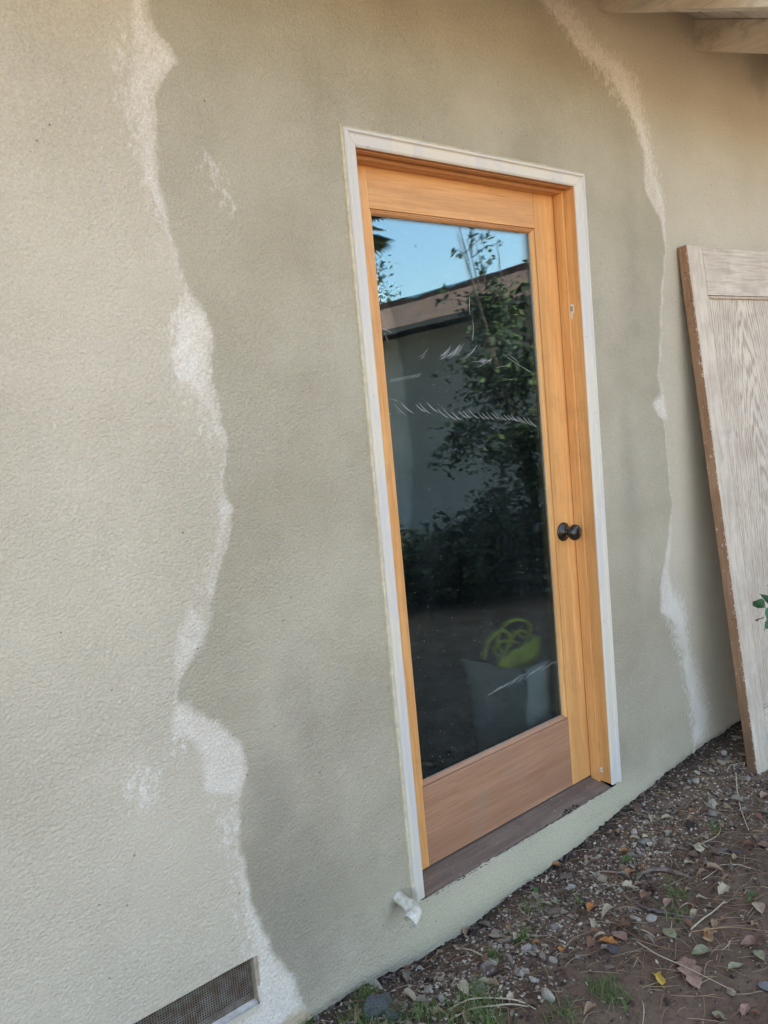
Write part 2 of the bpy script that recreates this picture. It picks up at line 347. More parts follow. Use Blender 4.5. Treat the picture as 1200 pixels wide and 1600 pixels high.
WHITES = [P(l) for l in [
 [(200,-40),(230,-40),(232,30),(262,70),(277,93),(252,125),(238,160),(247,230),(250,280),(263,345),(290,440),(284,440),(262,372),(232,292),(213,220),(203,150),(202,60)],
 [(290,440),(320,488),(331,520),(329,600),(350,672),(352,700),(343,690),(322,640),(296,604),(276,590),(268,560),(282,520),(280,470)],
 [(352,700),(348,770),(369,792),(358,815),(345,870),(336,900),(331,985),(326,985),(327,900),(336,850),(338,790),(344,740)],
 [(297,938),(327,975),(322,1002),(300,1035),(275,1072),(272,1040),(276,985)],
 [(272,1096),(302,1092),(303,1112),(332,1125),(358,1140),(379,1168),(384,1200),(374,1240),(371,1252),(345,1248),(310,1236),(316,1205),(312,1180),(300,1165),(285,1158),(266,1164),(262,1140)],
 [(366,1250),(374,1250),(381,1320),(393,1395),(407,1440),(433,1490),(462,1530),(467,1568),(432,1592),(404,1600),(398,1500),(384,1440),(374,1380)],
 [(400,1500),(458,1540),(466,1572),(420,1620),(330,1620),(402,1575)],
 [(324,234),(341,262),(334,268),(322,252)],
 [(822,-30),(850,-20),(880,28),(906,58),(941,84),(977,105),(987,138),(991,165),(1004,192),(1013,232),(1021,270),(1034,298),(1041,345),(1040,400),(1033,352),(1014,312),(1006,285),(1004,240),(996,202),(984,172),(964,138),(952,115),(924,97),(898,74),(886,46),(858,18)],
 [(1040,395),(1036,450),(1034,560),(1029,560),(1033,450),(1036,395)],
 [(1027,570),(1036,600),(1044,640),(1046,662),(1030,652),(1017,632),(1024,622),(1033,615),(1025,585)],
 [(1050,790),(1050,832),(1046,882),(1052,930),(1068,958),(1072,988),(1060,978),(1034,958),(1031,928),(1039,870),(1045,820)],
 [(1072,1020),(1088,1080),(1102,1110),(1100,1140),(1086,1167),(1081,1150),(1089,1112),(1078,1090),(1067,1030)]]]
FAINTS = [P(l) for l in [
 [(185,1262),(188,1225),(212,1190),(255,1185),(270,1140),(300,1160),(290,1190),(262,1200),(250,1275)],
 [(258,475),(290,450),(320,500),(325,600),(300,650),(262,580),(250,520)],
 [(300,600),(345,660),(352,760),(335,860),(328,960),(300,930),(330,840),(335,740),(315,680)],
 [(310,230),(350,265),(380,340),(345,330),(315,270)],
 [(1035,900),(1075,930),(1085,1010),(1115,1100),(1105,1170),(1080,1160),(1060,1040),(1035,970)],
 [(815,-30),(880,-20),(935,50),(1000,110),(1018,200),(1040,300),(1045,400),(1030,320),(985,190),(900,80)],
 [(228,1180),(244,1175),(240,1215),(243,1285),(234,1270),(231,1215)], [(195,1205),(215,1188),(240,1190),(236,1200),(212,1202),(200,1245),(192,1255)], [(262,1190),(290,1165),(300,1172),(270,1198)],
 [(200,0),(170,60),(190,200),(230,330),(290,450),(250,300),(215,150)],
 [(248,1505),(270,1488),(330,1485),(340,1515),(332,1518),(325,1492),(270,1496),(252,1512)],
 [(320,1260),(375,1260),(378,1400),(400,1470),(420,1560),(380,1560),(365,1400)]]]
FRESH = [P([(660,1408),(965,1216),(1010,1210),(1000,1300),(700,1500),(600,1500)]), ]
RAW = [P([(1045,1215),(1075,1180),(1140,1140),(1170,1120),(1170,1150),(1050,1230)]), P([(470,1575),(380,1620),(520,1640)])]
STAINS_SHADE = [(430,1440,.30,.34,.9),(425,1270,.11,.25,.75),(470,1120,.10,.30,.5),(520,1380,.30,.10,.45),(450,300,.22,.30,.22),(560,700,.12,.8,.2),
          (985,420,.10,.42,.5),(985,750,.09,.5,.6),(975,1050,.12,.28,.3),(505,520,.08,.5,.3),(560,1180,.10,.35,.3),(1185,110,.16,.12,.8),(640,60,.5,.12,.25),(620,1408,.028,.022,1.2)]  # the spot under the eave at upper right is painted shade, the others stains
def sdist(X, Z, poly):
    n = len(poly); d = np.full(X.shape, 1e9); ins = np.zeros(X.shape, bool)
    for i in range(n):
        x1, z1 = poly[i]; x2, z2 = poly[(i+1) % n]; ex, ez = x2-x1, z2-z1
        t = np.clip(((X-x1)*ex+(Z-z1)*ez)/(ex*ex+ez*ez+1e-12), 0, 1)
        d = np.minimum(d, (X-x1-t*ex)**2+(Z-z1-t*ez)**2)
        c = ((z1 > Z) != (z2 > Z)) & (X < (x2-x1)*(Z-z1)/((z2-z1) if abs(z2-z1) > 1e-12 else 1e-12)+x1); ins ^= c
    d = np.sqrt(d); return np.where(ins, d, -d)
def build_wall():
    step = .008
    xs = np.array(sorted(set(np.round(list(np.arange(-1.25, 2.7, step))+[-6,-4,-2.5,-1.8,-1.45,3,3.6,4.4,5.2,DX0,DX1,VX0,VX1], 5))))
    zs = np.array(sorted(set(np.round(list(np.arange(-.22, 2.9, step))+[DZ0,DZ1,VZ0,VZ1,2.94], 5))))
    def merge(a, fixed):
        keep = [v for v in a if v in fixed or min(abs(v-f) for f in fixed) > .0035]; return np.array(keep)
    xs = merge(xs, [round(v,5) for v in (DX0,DX1,VX0,VX1)]); zs = merge(zs, [round(v,5) for v in (DZ0,DZ1,VZ0,VZ1)])
    nx, nz = len(xs), len(zs); X, Z = np.meshgrid(xs, zs)
    # ragged lower edge just above the soil, following the ground
    zb = np.array([np.interp(x, WX, WZ)+.006+.010*mn.noise(Vector((x*9,0,0)))+.007*mn.noise(Vector((x*45,3,0)))+.005*mn.noise(Vector((x*110,3,0))) for x in xs])
    Zd = Z.copy(); low = -.22
    # squeeze rows below -.06 so that the last row sits on zb
    top = -.045
    for i in range(nx):
        col = Z[:, i]; m = col < top
        tt = (top-col[m])/(top-low); Zd[m, i] = top-(top-min(zb[i], top-.004))*tt
    Y = np.zeros_like(X)
    for j in range(nz):
        for i in range(nx):
            x, z = xs[i], Zd[j, i]
            if -1.5 < x < 2.8:
                y = .0035*mn.noise(Vector((x*2.3, z*2.3, 0)))+.0012*mn.noise(Vector((x*9, z*9, 4)))
                y += .0007*mn.noise(Vector((x*45, z*45, 8)))
                if z < .06:
                    wd = 1/(1+math.exp(-(x+.02)/.05))*1/(1+math.exp((x-1.25)/.12))
                    s = min(1, (.06-z)/.19); y -= .034*s*s*(3-2*s)*wd + .012*s*(1-wd)
                y += .001
                Y[j, i] = y
    # ragged lip under the sill
    for j in range(nz):
        for i in range(nx):
            if abs(Z[j, i]-DZ0) < 1e-4 and DX0+.03 < xs[i] < DX1-.03:
                r = .5+.5*mn.noise(Vector((xs[i]*9, 1, 1)))+.5*mn.noise(Vector((xs[i]*45, 2, 1)))
                Zd[j, i] -= max(0, r)*.010
    V = np.stack([X, Y, Zd], -1).reshape(-1, 3)
    fs = []
    for j in range(nz-1):
        zc = (zs[j]+zs[j+1])/2
        for i in range(nx-1):
            xc = (xs[i]+xs[i+1])/2
            if DX0 < xc < DX1 and DZ0 < zc < DZ1: continue
            if VX0 < xc < VX1 and VZ0 < zc < VZ1: continue
            fs.append((j*nx+i, j*nx+i+1, (j+1)*nx+i+1, (j+1)*nx+i))
    me = bpy.data.meshes.new('wall'); me.from_pydata(V.tolist(), [], fs); me.polygons.foreach_set('use_smooth', [True]*len(fs))
    Xf, Zf = V[:, 0], V[:, 2]
    wx = np.array([.010*mn.noise(Vector((x*11,0,z*11)))+.006*mn.noise(Vector((x*28,4,z*28)))+.003*mn.noise(Vector((x*70,4,z*70))) for x, z in zip(Xf, Zf)])
    wz = np.array([.010*mn.noise(Vector((x*11,9,z*11)))+.006*mn.noise(Vector((x*28,7,z*28))) for x, z in zip(Xf, Zf)])
    X0, Z0 = Xf, Zf; Xf = Xf+wx; Zf = Zf+wz
    sdf = lambda polys, wd: np.clip(np.max([.5+sdist(Xf, Zf, p)/wd for p in polys], 0), 0, 1)
    white = sdf(WHITES, .060)
    def dline(poly):
        d = np.full(Xf.shape, 1e9)
        for (x1, z1), (x2, z2) in zip(poly[:-1], poly[1:]):
            ex, ez = x2-x1, z2-z1; t = np.clip(((Xf-x1)*ex+(Zf-z1)*ez)/(ex*ex+ez*ez+1e-12), 0, 1); d = np.minimum(d, np.hypot(Xf-x1-t*ex, Zf-z1-t*ez))
        return d
    thin = np.maximum(np.clip(.80-dline(P(LEFT))/.014, 0, 1)*.95, np.clip(.82-dline(P(RIGHT))/.018, 0, 1)*.95); white = np.maximum(white, thin); patch = sdf([PATCH], .12); fresh = sdf(FRESH, .08); raw = sdf(RAW, .06); faint = sdf(FAINTS, .13)*.92
    st = np.zeros_like(Xf)
    for (u, v, rx, rz, a) in STAINS_SHADE:
        c = at_y(u, v); st = np.maximum(st, a*np.exp(-(((Xf-c[0])/rx)**2+((Zf-c[2])/rz)**2)))
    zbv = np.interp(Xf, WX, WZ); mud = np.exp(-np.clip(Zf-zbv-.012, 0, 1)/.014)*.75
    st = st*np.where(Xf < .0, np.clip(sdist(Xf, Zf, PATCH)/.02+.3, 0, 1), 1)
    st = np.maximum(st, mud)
    ca = me.color_attributes.new('paint', 'FLOAT_COLOR', 'POINT')
    ca.data.foreach_set('color', np.stack([white, patch, st, np.ones_like(st)], 1).astype('f4').ravel())
    for nm, a in (('fresh', fresh), ('raw', raw), ('faint', faint)):
        t = me.attributes.new(nm, 'FLOAT', 'POINT'); t.data.foreach_set('value', a.astype('f4'))
    return me
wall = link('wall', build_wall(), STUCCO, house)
# core behind the stucco, with the openings
core = MB()
core.box(-6, VX0, .012, .16, -.5, 2.93); core.box(VX0, VX1, .012, .16, .092, 2.93); core.box(VX0, VX1, .012, .16, -.5, -.03)
core.box(VX1, -.02, .012, .16, -.5, 2.93); core.box(-.02, 1.02, .125, .16, 2.11, 2.93); core.box(-.02, 1.02, .03, .16, -.5, -.045)
core.box(1.02, 5.2, .012, .16, -.5, 2.93); core.box(-.02, 1.02, .012, .12, 2.15, 2.93)
core.build('wall_core', DARKC, house)
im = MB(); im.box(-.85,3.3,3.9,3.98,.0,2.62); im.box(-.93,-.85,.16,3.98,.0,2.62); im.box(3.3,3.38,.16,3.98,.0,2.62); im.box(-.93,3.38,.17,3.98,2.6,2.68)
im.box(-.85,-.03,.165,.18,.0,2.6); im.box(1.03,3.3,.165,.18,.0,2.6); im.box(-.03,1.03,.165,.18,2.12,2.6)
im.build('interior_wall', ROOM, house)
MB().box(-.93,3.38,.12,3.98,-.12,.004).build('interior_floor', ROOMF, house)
ow = MB(); ow.box(-6,-5.85,.17,6,-.5,2.93); ow.box(5.05,5.2,.17,6,-.5,2.93); ow.box(-6,5.2,6,6.15,-.5,2.93); ow.build('rear_wall', NWALL, house)
# roof with open eaves
SL = .43
def roof_z(y): return 2.812 + SL*y
roof = MB(); nrm = Vector((0,-SL,1)).normalized()
def slab(mb, x0, x1, y0, y1, off0, off1, f=roof_z):
    a = [(x0,y0,f(y0)+off0),(x1,y0,f(y0)+off0),(x1,y1,f(y1)+off0),(x0,y1,f(y1)+off0)]
    b = [(p[0],p[1],p[2]+off1-off0) for p in a]
    mb.add(a+b, [(0,3,2,1),(4,5,6,7),(0,1,5,4),(1,2,6,5),(2,3,7,6),(3,0,4,7)])
slab(roof, -6.4, 5.6, -.63, 3.1, .022, .05); slab(roof, -6.4, 5.6, 3.1, 6.9, .022, .05, lambda y: roof_z(6.2-y))
roof = roof.build('roof', SHING, house)
boards = MB(); y = -.625; k = 0
while y < .16:
    slab(boards, -6.4, 5.6, y, y+.134, 0+.0012*(k % 2), .019+.0012*(k % 2)); y += .1385; k += 1
boards.build('eave_board', BOARD, roof, bevel=.002)
for i in range(-8, 7):
    xr = 1.158+.6115*i
    r = MB(); slab(r, xr, xr+.042, -.60, .165, -.114, -.001); r.build('rafter', RAFT, roof, bevel=.003)
fillers = MB()
for i in range(-8, 7): fillers.box(1.158+.6115*i+.0435, 1.158+.6115*(i+1)-.0015, .004, .020, 2.68, 2.811)
fillers.build('frieze_block', BOARD, roof)

# --- foundation vent
vent = empty('foundation_vent', (0,0,0)); vent.parent = house
vf = MB(); vf.box(VX1-.0015, VX1+.010, -.0015, .034, VZ0+.0005, VZ1-.0005); vf.box(VX0, VX1-.003, .008, .034, VZ1-.003, VZ1+.008)
MB().add([(VX0,.0002,VZ0-.004),(VX1+.0,.0002,VZ0-.004),(VX1+.0,.034,VZ0+.008),(VX0,.034,VZ0+.008),(VX0,.0002,VZ0-.02),(VX1+.0,.0002,VZ0-.02),(VX1+.0,.034,VZ0-.02),(VX0,.034,VZ0-.02)], [(0,1,2,3),(7,6,5,4),(0,4,5,1),(1,5,6,2),(2,6,7,3),(3,7,4,0)]).build('vent_ledge', mat_simple('white_mortar', (.60,.58,.54), (.45,.42,.38), 40, .9, .003), vent)
vf.build('vent_frame', mat_simple('vent_frame_paint', (.40,.34,.27), (.27,.22,.17), 30, .85), vent, bevel=.002)
vm = MB(); x = VX0
while x < VX1-.002: vm.box(x, x+.0019, .0195, .0213, VZ0, VZ1); x += .0062
z = VZ0+.003
while z < VZ1: vm.box(VX0, VX1-.003, .0178, .0196, z, z+.0019); z += .0062
vm.build('vent_screen', MESHW, vent)
MB().box(VX0-.02, VX1+.02, .10, .11, VZ0-.03, VZ1+.03).build('vent_cavity', DARKC, vent)

# --- door frame
frame = empty('door_frame', (0,0,0)); frame.parent = house
cas = MB()
def casing_run(a, b, inward, w):     # profile: flat with raised outer lip; inward = unit vector towards the opening
    i = Vector(inward); o = Vector((0,-1,0))
    pr = [Vector((0,0,0))+o*-.02, o*.011, i*.004+o*.0165, i*.010+o*.0165, i*.013+o*.011, i*.016+o*.0095, i*(w-.006)+o*.0095, i*(w-.002)+o*.007, i*w+o*.003, i*w+o*-.03]
    return pr
def mitre(mb, path, inward_dirs, w):
    pass
T = 2.1378
def sweep_casing(name, pts, wd):
    """pts: outer corner points of the run in order, mitred; offsets measured towards the opening"""
    mb = MB()
    prof = [(0,.02),(0,-.011),(.004,-.0165),(.010,-.0165),(.013,-.011),(.016,-.0095),(wd-.006,-.0095),(wd-.002,-.007),(wd,-.0045),(wd,-.0028),(wd-.013,-.0028),(wd-.013,.03)]
    n = len(prof); vs = []
    for (ox, oz, dx, dz) in pts:
        for (w_, yy) in prof: vs.append((ox+dx*w_, yy, oz+dz*w_))
    fs = [(k, (k+1) % n, n+(k+1) % n, n+k) for k in range(n)]+[tuple(range(n-1,-1,-1)), tuple(range(n,2*n))]
    mb.add(vs, fs); return mb.build(name, CASING, frame, bevel=.0008)
wl, wr, wt = .040, .0495, .0445
def side(name, x, sgn, wd):
    return sweep_casing(name, [(x, -.006, sgn, 0), (x, T, sgn, -wt/wd)], wd)
# bottom corner cut square, top corner mitred
side('casing', 0.0, 1, wl); side('casing', 1.0, -1, wr)
sweep_casing('casing', [(0.0008, T, wl/wt, -1), (.9992, T, -wr/wt, -1)], wt)
caulk = MB(); N = 90; vs_ = []
for k in range(N+1):
    z = .004+(T+.003)*k/N; j = .0022*mn.noise(Vector((0, z*7, 0)))+.0010*mn.noise(Vector((0, z*40, 0))); vs_ += [(.0006,-.006,z),(-.001,-.0105-j,z),(-.0055-abs(j)*1.2,-.006,z),(-.0065-abs(j)*1.3,.004,z)]
caulk.add(vs_, [(i*4+m, i*4+m+1, i*4+m+5, i*4+m+4) for i in range(N) for m in range(3)]); vs_ = []
for k in range(N+1):
    x = -.004+1.006*k/N; j = .0024*mn.noise(Vector((x*7, 3, 0)))+.0010*mn.noise(Vector((x*40, 3, 0))); vs_ += [(x,-.010,T-.0006),(x,-.0125-j,T+.0012),(x,-.006,T+.0050+abs(j)*2),(x,.004,T+.0062+abs(j)*2)]
caulk.add(vs_, [(i*4+m, i*4+m+1, i*4+m+5, i*4+m+4) for i in range(N) for m in range(3)])
caulk.build('caulk_line', mat_simple('cream_caulk', (.62,.57,.44), (.50,.46,.36), 60, .8), frame, bevel=.001)
gapm = MB(); gapm.box(1.0005, 1.0035, -.001, .01, 0, T); gapm.box(-.02, 1.02, .008, .011, T+.004, T+.02); gapm.build('shadow_gap', DARKC, frame)
JX0, JX1, JZ = .030, .9500, 2.094
MB().box(JX1, JX1+.03, -.0025, .124, -.003, JZ+.03).build('side_jamb', FIR_V, frame, bevel=.0012)
MB().box(JX0-.03, JX0, -.0025, .124, -.003, JZ+.03).build('side_jamb', FIR_V, frame, bevel=.0012)
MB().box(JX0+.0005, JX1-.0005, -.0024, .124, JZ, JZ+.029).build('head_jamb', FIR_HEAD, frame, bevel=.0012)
MB().box(JX1-.010, JX1-.0005, .040, .0775, -.004, JZ-.001).build('door_stop', FIR_V, frame, bevel=.0015)
MB().box(JX0+.0005, JX0+.010, .040, .0775, -.004, JZ-.001).build('door_stop', FIR_V, frame, bevel=.0015)
hs = MB(); N = 50
for k in range(N):     # slightly chewed lower edge
    x0 = JX0+.0105+(JX1-JX0-.021)*k/N; x1 = JX0+.0105+(JX1-JX0-.021)*(k+1)/N; j = .0014*mn.noise(Vector((x0*25,0,0)))
    hs.box(x0, x1+.0001, .040, .0775, JZ-.0115+j, JZ-.0008)
hs.build('door_stop', FIR_HEAD, frame)
MB().box(JX0+.0005, JX1-.0005, .006, .024, JZ-.004, JZ-.0006).build('head_bead', FIR_HEAD, frame, bevel=.001)
# torn paper stickers on the right jamb
def sticker(pts, name, bars):
    mb = MB(); x = JX1-.0012; n = len(pts)
    mb.add([(x, y, z) for y, z in pts]+[(x+.0006, y, z) for y, z in pts], [tuple(range(n)), tuple(range(2*n-1, n-1, -1))]+[(k, (k+1) % n, n+(k+1) % n, n+k) for k in range(n)])
    o = mb.build(name, mat_simple('paper_white', (.75,.74,.72), (.66,.65,.63), 80, .8, 0), frame)
    b = MB()
    for (y0, y1, z0, z1) in bars: b.box(x-.0003, x-.0001, y0, y1, z0, z1)
    if bars: b.build('printed_line', mat_simple('print_ink', (.08,.08,.08), None, 50, .8, 0), o)
sj = [at_y(u, v, 0) for u, v in [(893,482)]]
def on_jamb(u, v): d = ray(u, v); t = (JX1-CAM[0])/d[0]; p = CAM+t*d; return p[1], p[2]
c1 = on_jamb(893, 484)
sticker([(c1[0]-.010, c1[1]+.017),(c1[0]+.010, c1[1]+.019),(c1[0]+.011, c1[1]-.008),(c1[0]+.004, c1[1]-.012),(c1[0]+.006, c1[1]-.030),(c1[0]-.002, c1[1]-.034),(c1[0]-.006, c1[1]-.014),(c1[0]-.011, c1[1]-.010)], 'paper_sticker',
        [(c1[0]-.006+.0022*k, c1[0]-.006+.0022*k+(.0009 if k % 3 else .0015), c1[1]-.006, c1[1]+.011) for k in range(6)])
c2 = on_jamb(940, 1204)
sticker([(c2[0]-.010, c2[1]+.016),(c2[0]+.004, c2[1]+.012),(c2[0]+.008, c2[1]+.002),(c2[0]+.003, c2[1]-.006),(c2[0]-.008, c2[1]-.004),(c2[0]-.004, c2[1]+.006)], 'paper_sticker', [(c2[0]-.005, c2[0]+.003, c2[1]+.0025, c2[1]+.004)])

# --- sill
sill = MB(); xs_ = (JX0+.001, JX1-.0005)
prof = [(.124,.0045),(.078,.0030),(.040,-.004),(.002,-.0125),(-.006,-.016),(-.004,-.036),(.03,-.044),(.124,-.044)]
n = len(prof)
sill.add([(xs_[0], y, z) for y, z in prof]+[(xs_[1], y, z) for y, z in prof], [(k, (k+1) % n, n+(k+1) % n, n+k) for k in range(n)]+[tuple(range(n-1,-1,-1)), tuple(range(n,2*n))])
sill = sill.build('door_sill', SILL, house, bevel=.0015)
cr = MB(); random.seed(3)
def chunk(mb, c, r, n=7, flat=.7, rnd=random):
    bm = bmesh.new()
    for _ in range(n+3):
        v = Vector((rnd.gauss(0,1), rnd.gauss(0,1), rnd.gauss(0,1))).normalized()*r*rnd.uniform(.75,1.1); v.z *= flat; bm.verts.new(v)
    res = bmesh.ops.convex_hull(bm, input=bm.verts)
    for v in [v for v in bm.verts if not v.link_faces]: bm.verts.remove(v)
    bm.verts.index_update()
    mb.add([v.co+Vector(c) for v in bm.verts], [tuple(v.index for v in f.verts) for f in bm.faces]); bm.free()
for k in range(900):
    x = random.uniform(.04,.94); dens = .5+.5*mn.noise(Vector((x*7, 5, 0)))
    if random.random() > dens+.25: continue
    chunk(cr, (x, random.uniform(-.010,.000), -.0165+random.uniform(-.002,.002)), random.uniform(.0012,.0042))
for k in range(60): chunk(cr, (random.gauss(.72,.022), random.uniform(-.008,.012), -.010), random.uniform(.002,.006), flat=.5)
cr.build('dirt_crumb_line', mat_island('sill_dirt', [(.05,.035,.03),(.08,.06,.05),(.03,.022,.02),(.30,.27,.22),(.06,.045,.04)]), sill)['kind'] = 'stuff'

# --- the door slab
door = empty('door', (0,0,0)); door.parent = house
door['label'] = 'new unpainted fir door with one full height pane of glass'
F0, F1 = .080, .122
SX0, SX1, OX0, OX1, OZ0, OZ1, ZB, ZT = JX0+.002, JX1-.0035, .137, .838, .261, 1.970, .0085, 2.0925
MB().box(SX0, OX0, F0, F1, ZB, ZT).build('stile', FIR_V, door, bevel=.0012)
MB().box(OX1, SX1, F0, F1, ZB, ZT).build('stile', FIR_V, door, bevel=.0012)
MB().box(OX0+.0004, OX1-.0004, F0+.0004, F1, OZ1, ZT).build('top_rail', FIR_H, door, bevel=.0012)
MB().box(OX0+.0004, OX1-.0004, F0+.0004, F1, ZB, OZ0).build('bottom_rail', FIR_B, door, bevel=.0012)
# glazing bead: an ogee running round the opening
def bead(name, corner_a, corner_b, dirv, mat):
    prof = [(0,.0865),(.0008,.0835),(.0040,.0830),(.0052,.0855),(.0080,.0865),(.0110,.0905),(.0130,.0945),(.0130,.0985),(0,.0985)]
    n = len(prof); vs = []
    for (cx, cz, dx, dz) in (corner_a, corner_b):
        for (w_, y) in prof: vs.append((cx+dx*w_, y, cz+dz*w_))
    fs = [(k, (k+1) % n, n+(k+1) % n, n+k) for k in range(n)]+[tuple(range(n-1,-1,-1)), tuple(range(n,2*n))]
    return MB().add(vs, fs).build(name, mat, door, bevel=.0005)
e = .0006
bead('glazing_bead', (OX0+e,OZ0+e,1,1), (OX0+e,OZ1-e,1,-1), 0, FIR_V); bead('glazing_bead', (OX1-e,OZ0+e,-1,1), (OX1-e,OZ1-e,-1,-1), 0, FIR_V)
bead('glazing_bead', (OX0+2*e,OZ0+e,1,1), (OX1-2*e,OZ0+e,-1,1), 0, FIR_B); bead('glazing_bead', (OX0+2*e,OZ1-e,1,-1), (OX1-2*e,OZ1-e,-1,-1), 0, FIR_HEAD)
GY = .099
pane = MB().box(OX0+.006, OX1-.006, GY, GY+.005, OZ0+.006, OZ1-.006).build('glass_pane', GLASS, door)
sp = MB(); a, b = .0245, .0262     # pale spacer/seal line round the glass
sp.box(OX1-.0160, OX1-.0135, GY-.0016, GY-.0003, OZ0+.0135, OZ1-.0135); sp.box(OX0+.0135, OX0+.0160, GY-.0016, GY-.0003, OZ0+.0135, OZ1-.0135)
sp.box(OX0+.0161, OX1-.0161, GY-.0016, GY-.0003, OZ0+.0132, OZ0+.0148); sp.box(OX0+.0161, OX1-.0161, GY-.0016, GY-.0003, OZ1-.0148, OZ1-.0132)
sp.build('glass_seal', mat_simple('sealant_grey', (.30,.29,.26), (.20,.19,.17), 50, .6, 0), door)
# smears and scratches left on the glass
sc = MB(); random.seed(11)
def stroke(u0, v0, u1, v1, bow=.1, r=.00035):
    a = at_y(u0, v0, GY-.0006); b = at_y(u1, v1, GY-.0006); m = (a+b)/2; d = b-a; m += Vector((-d.z, 0, d.x))*bow
    pts = [a*(1-t)**2+m*2*t*(1-t)+b*t*t for t in (0,.2,.4,.6,.8,1)]
    sc.tube(pts, [r*.3, r*.8, r*random.uniform(.6,1.1), r, r*random.uniform(.7,1.2), r*.4], 4)
def Z5(x, y): return 560+x/4., 320+y/4.
bxs = [200,300,345,420,450,500,560,610,640,680,700,750,790,815,850,880,905,925,950,975,1000,1030,1050,1085,1115]
bys = np.interp(bxs, [200,300,400,500,570,660,700,1000,1115], [1310,1312,1302,1300,1340,1345,1330,1352,1385])
for bx_, by_ in zip(bxs, bys):
    L_ = random.uniform(.7,1.15) if bx_ < 700 else random.uniform(.5,.75)
    u1, v1 = Z5(bx_, by_+random.uniform(-6,6)); u0, v0 = Z5(bx_-80*L_, by_-75*L_); stroke(u0, v0, u1, v1, -.12, random.uniform(.0003,.0005))
    if random.random() < .6: stroke(u0+2, v0+3, u1+1.5, v1-1, -.15, .00025)
for k in range(16):
    x = random.uniform(360,700); L_ = random.uniform(.4,1) if x < 520 else random.uniform(.7,1.3); y = 955+random.uniform(-15,15)
    u0, v0 = Z5(x, y); u1, v1 = Z5(x+75*L_, y-70*L_); stroke(u0, v0, u1, v1, -.15, .0003)
for k in range(13):
    x = 195+15*k; y = np.interp(x, [195,390], [1105,1068]); u0, v0 = Z5(x, y+8); u1, v1 = Z5(x+14, y-18); stroke(u0, v0, u1, v1, .1, .0003)
for l in [(900,930,1085,1050),(935,935,1000,985),(860,1020,925,1005),(930,1095,965,1092),(695,570,698,690),(715,715,712,850),(710,980,830,968),(745,1015,835,965),(150,770,210,800),(165,800,190,860),(190,1210,250,1230)]:
    u0, v0 = Z5(l[0], l[1]); u1, v1 = Z5(l[2], l[3]); stroke(u0, v0, u1, v1, random.uniform(-.1,.1), .00032)
for k in range(22):
    t = k/21; u = 762+t*108; v = 1086-t*50+random.uniform(-3,3); L_ = random.uniform(5,14); stroke(u, v, u+L_, v-L_*.75, .08, .0003)
for k in range(7): u, v = Z5(random.uniform(750,820), random.uniform(960,1000)); stroke(u, v, u+random.uniform(3,9), v-random.uniform(1,5), .1, .0004)
for k in range(420):
    x = random.uniform(OX0+.03, OX1-.03); z = random.uniform(OZ0+.03, OZ1-.03)*random.choice((1,1,1,.0)) or random.uniform(OZ0+.03,.7)
    r = random.choice((.0003,.0004,.0004,.0006)); sc.box(x-r, x+r, GY-.0009, GY-.0005, z-r, z+r*random.uniform(.8,2))
sc.build('scratch_marks', mat_simple('scratch_white', (.80,.83,.86), (.6,.66,.72), 20, .6, 0), door)['kind'] = 'stuff'
# knob
kx, kz = .879, .934
def lathe(prof, c, n=40):
    mb = MB(); vs = [(c[0]+r*math.cos(2*math.pi*k/n), c[1]-d, c[2]+r*math.sin(2*math.pi*k/n)) for r, d in prof for k in range(n)]
    fs = [(i*n+k, i*n+(k+1) % n, (i+1)*n+(k+1) % n, (i+1)*n+k) for i in range(len(prof)-1) for k in range(n)]
    fs += [tuple(range(n)), tuple((len(prof)-1)*n+k for k in range(n-1,-1,-1))]; mb.add(vs, fs); return mb
pr1 = [(.0332,-.0005),(.0335,.0015),(.0330,.004),(.0300,.0058),(.0285,.0062),(.024,.0090),(.0175,.0125),(.0135,.016),(.0118,.020),(.0110,.026)]
pr2 = [(.0108,.0265),(.0125,.031),(.0180,.0345),(.0235,.0385),(.0272,.044),(.0285,.0505),(.0275,.0565),(.0240,.0620),(.0180,.0655),(.0100,.0672),(.0030,.0676)]
o1 = lathe(pr1, (kx, F0, kz)).build('knob_rosette', BRONZE, door, smooth=True); o2 = lathe(pr2, (kx, F0, kz)).build('knob_grip', BRONZE, door, smooth=True)

# ------------------------------------------------------------------ drain pipe stub beside the door
pipe = empty('drain_pipe', (-.055,0,.03), 'short dirty white plastic pipe with an elbow, poking from the stucco beside the door foot', 'pipe')
pw = at_y(621, 1401, .0); pe = Vector((pw.x+.001, -.064, pw.z-.006))
def rel(l): return [Vector(p)-Vector(pipe.location) for p in l]
MB().tube(rel([pw, pe+Vector((0,-.006,0))]), .0160, 24).build('pipe_stub', PVC, pipe, smooth=False)
d1 = (pe-pw).normalized(); d2 = Vector((-.90,-.10,-.36)).normalized(); c0 = pe; 
def bez(a, b, c, t): return a*(1-t)**2+b*2*t*(1-t)+c*t*t
ea, eb, ec = c0+d1*-.010, c0+d1*.020, c0+d1*.020+d2*.030
pts = [ea]+[bez(c0+d1*.002, c0+d1*.019, c0+d1*.019+d2*.017, t/8) for t in range(9)]+[c0+d1*.019+d2*.034]
outer = rel(pts); el = MB(); n = 28
def ring(c, t, up, r): a_ = (up-t*up.dot(t)).normalized(); b_ = t.cross(a_); return [c+(a_*math.cos(2*math.pi*k/n)+b_*math.sin(2*math.pi*k/n))*r for k in range(n)]
UPV = d1.cross(d2).normalized(); rings = []
for i_, p_ in enumerate(outer):
    t_ = (outer[min(i_+1, len(outer)-1)]-outer[max(i_-1, 0)]).normalized(); rings.append(ring(p_, t_, UPV, .0218 if i_ in (0,) else .0224 if i_ == len(outer)-1 else .0205))
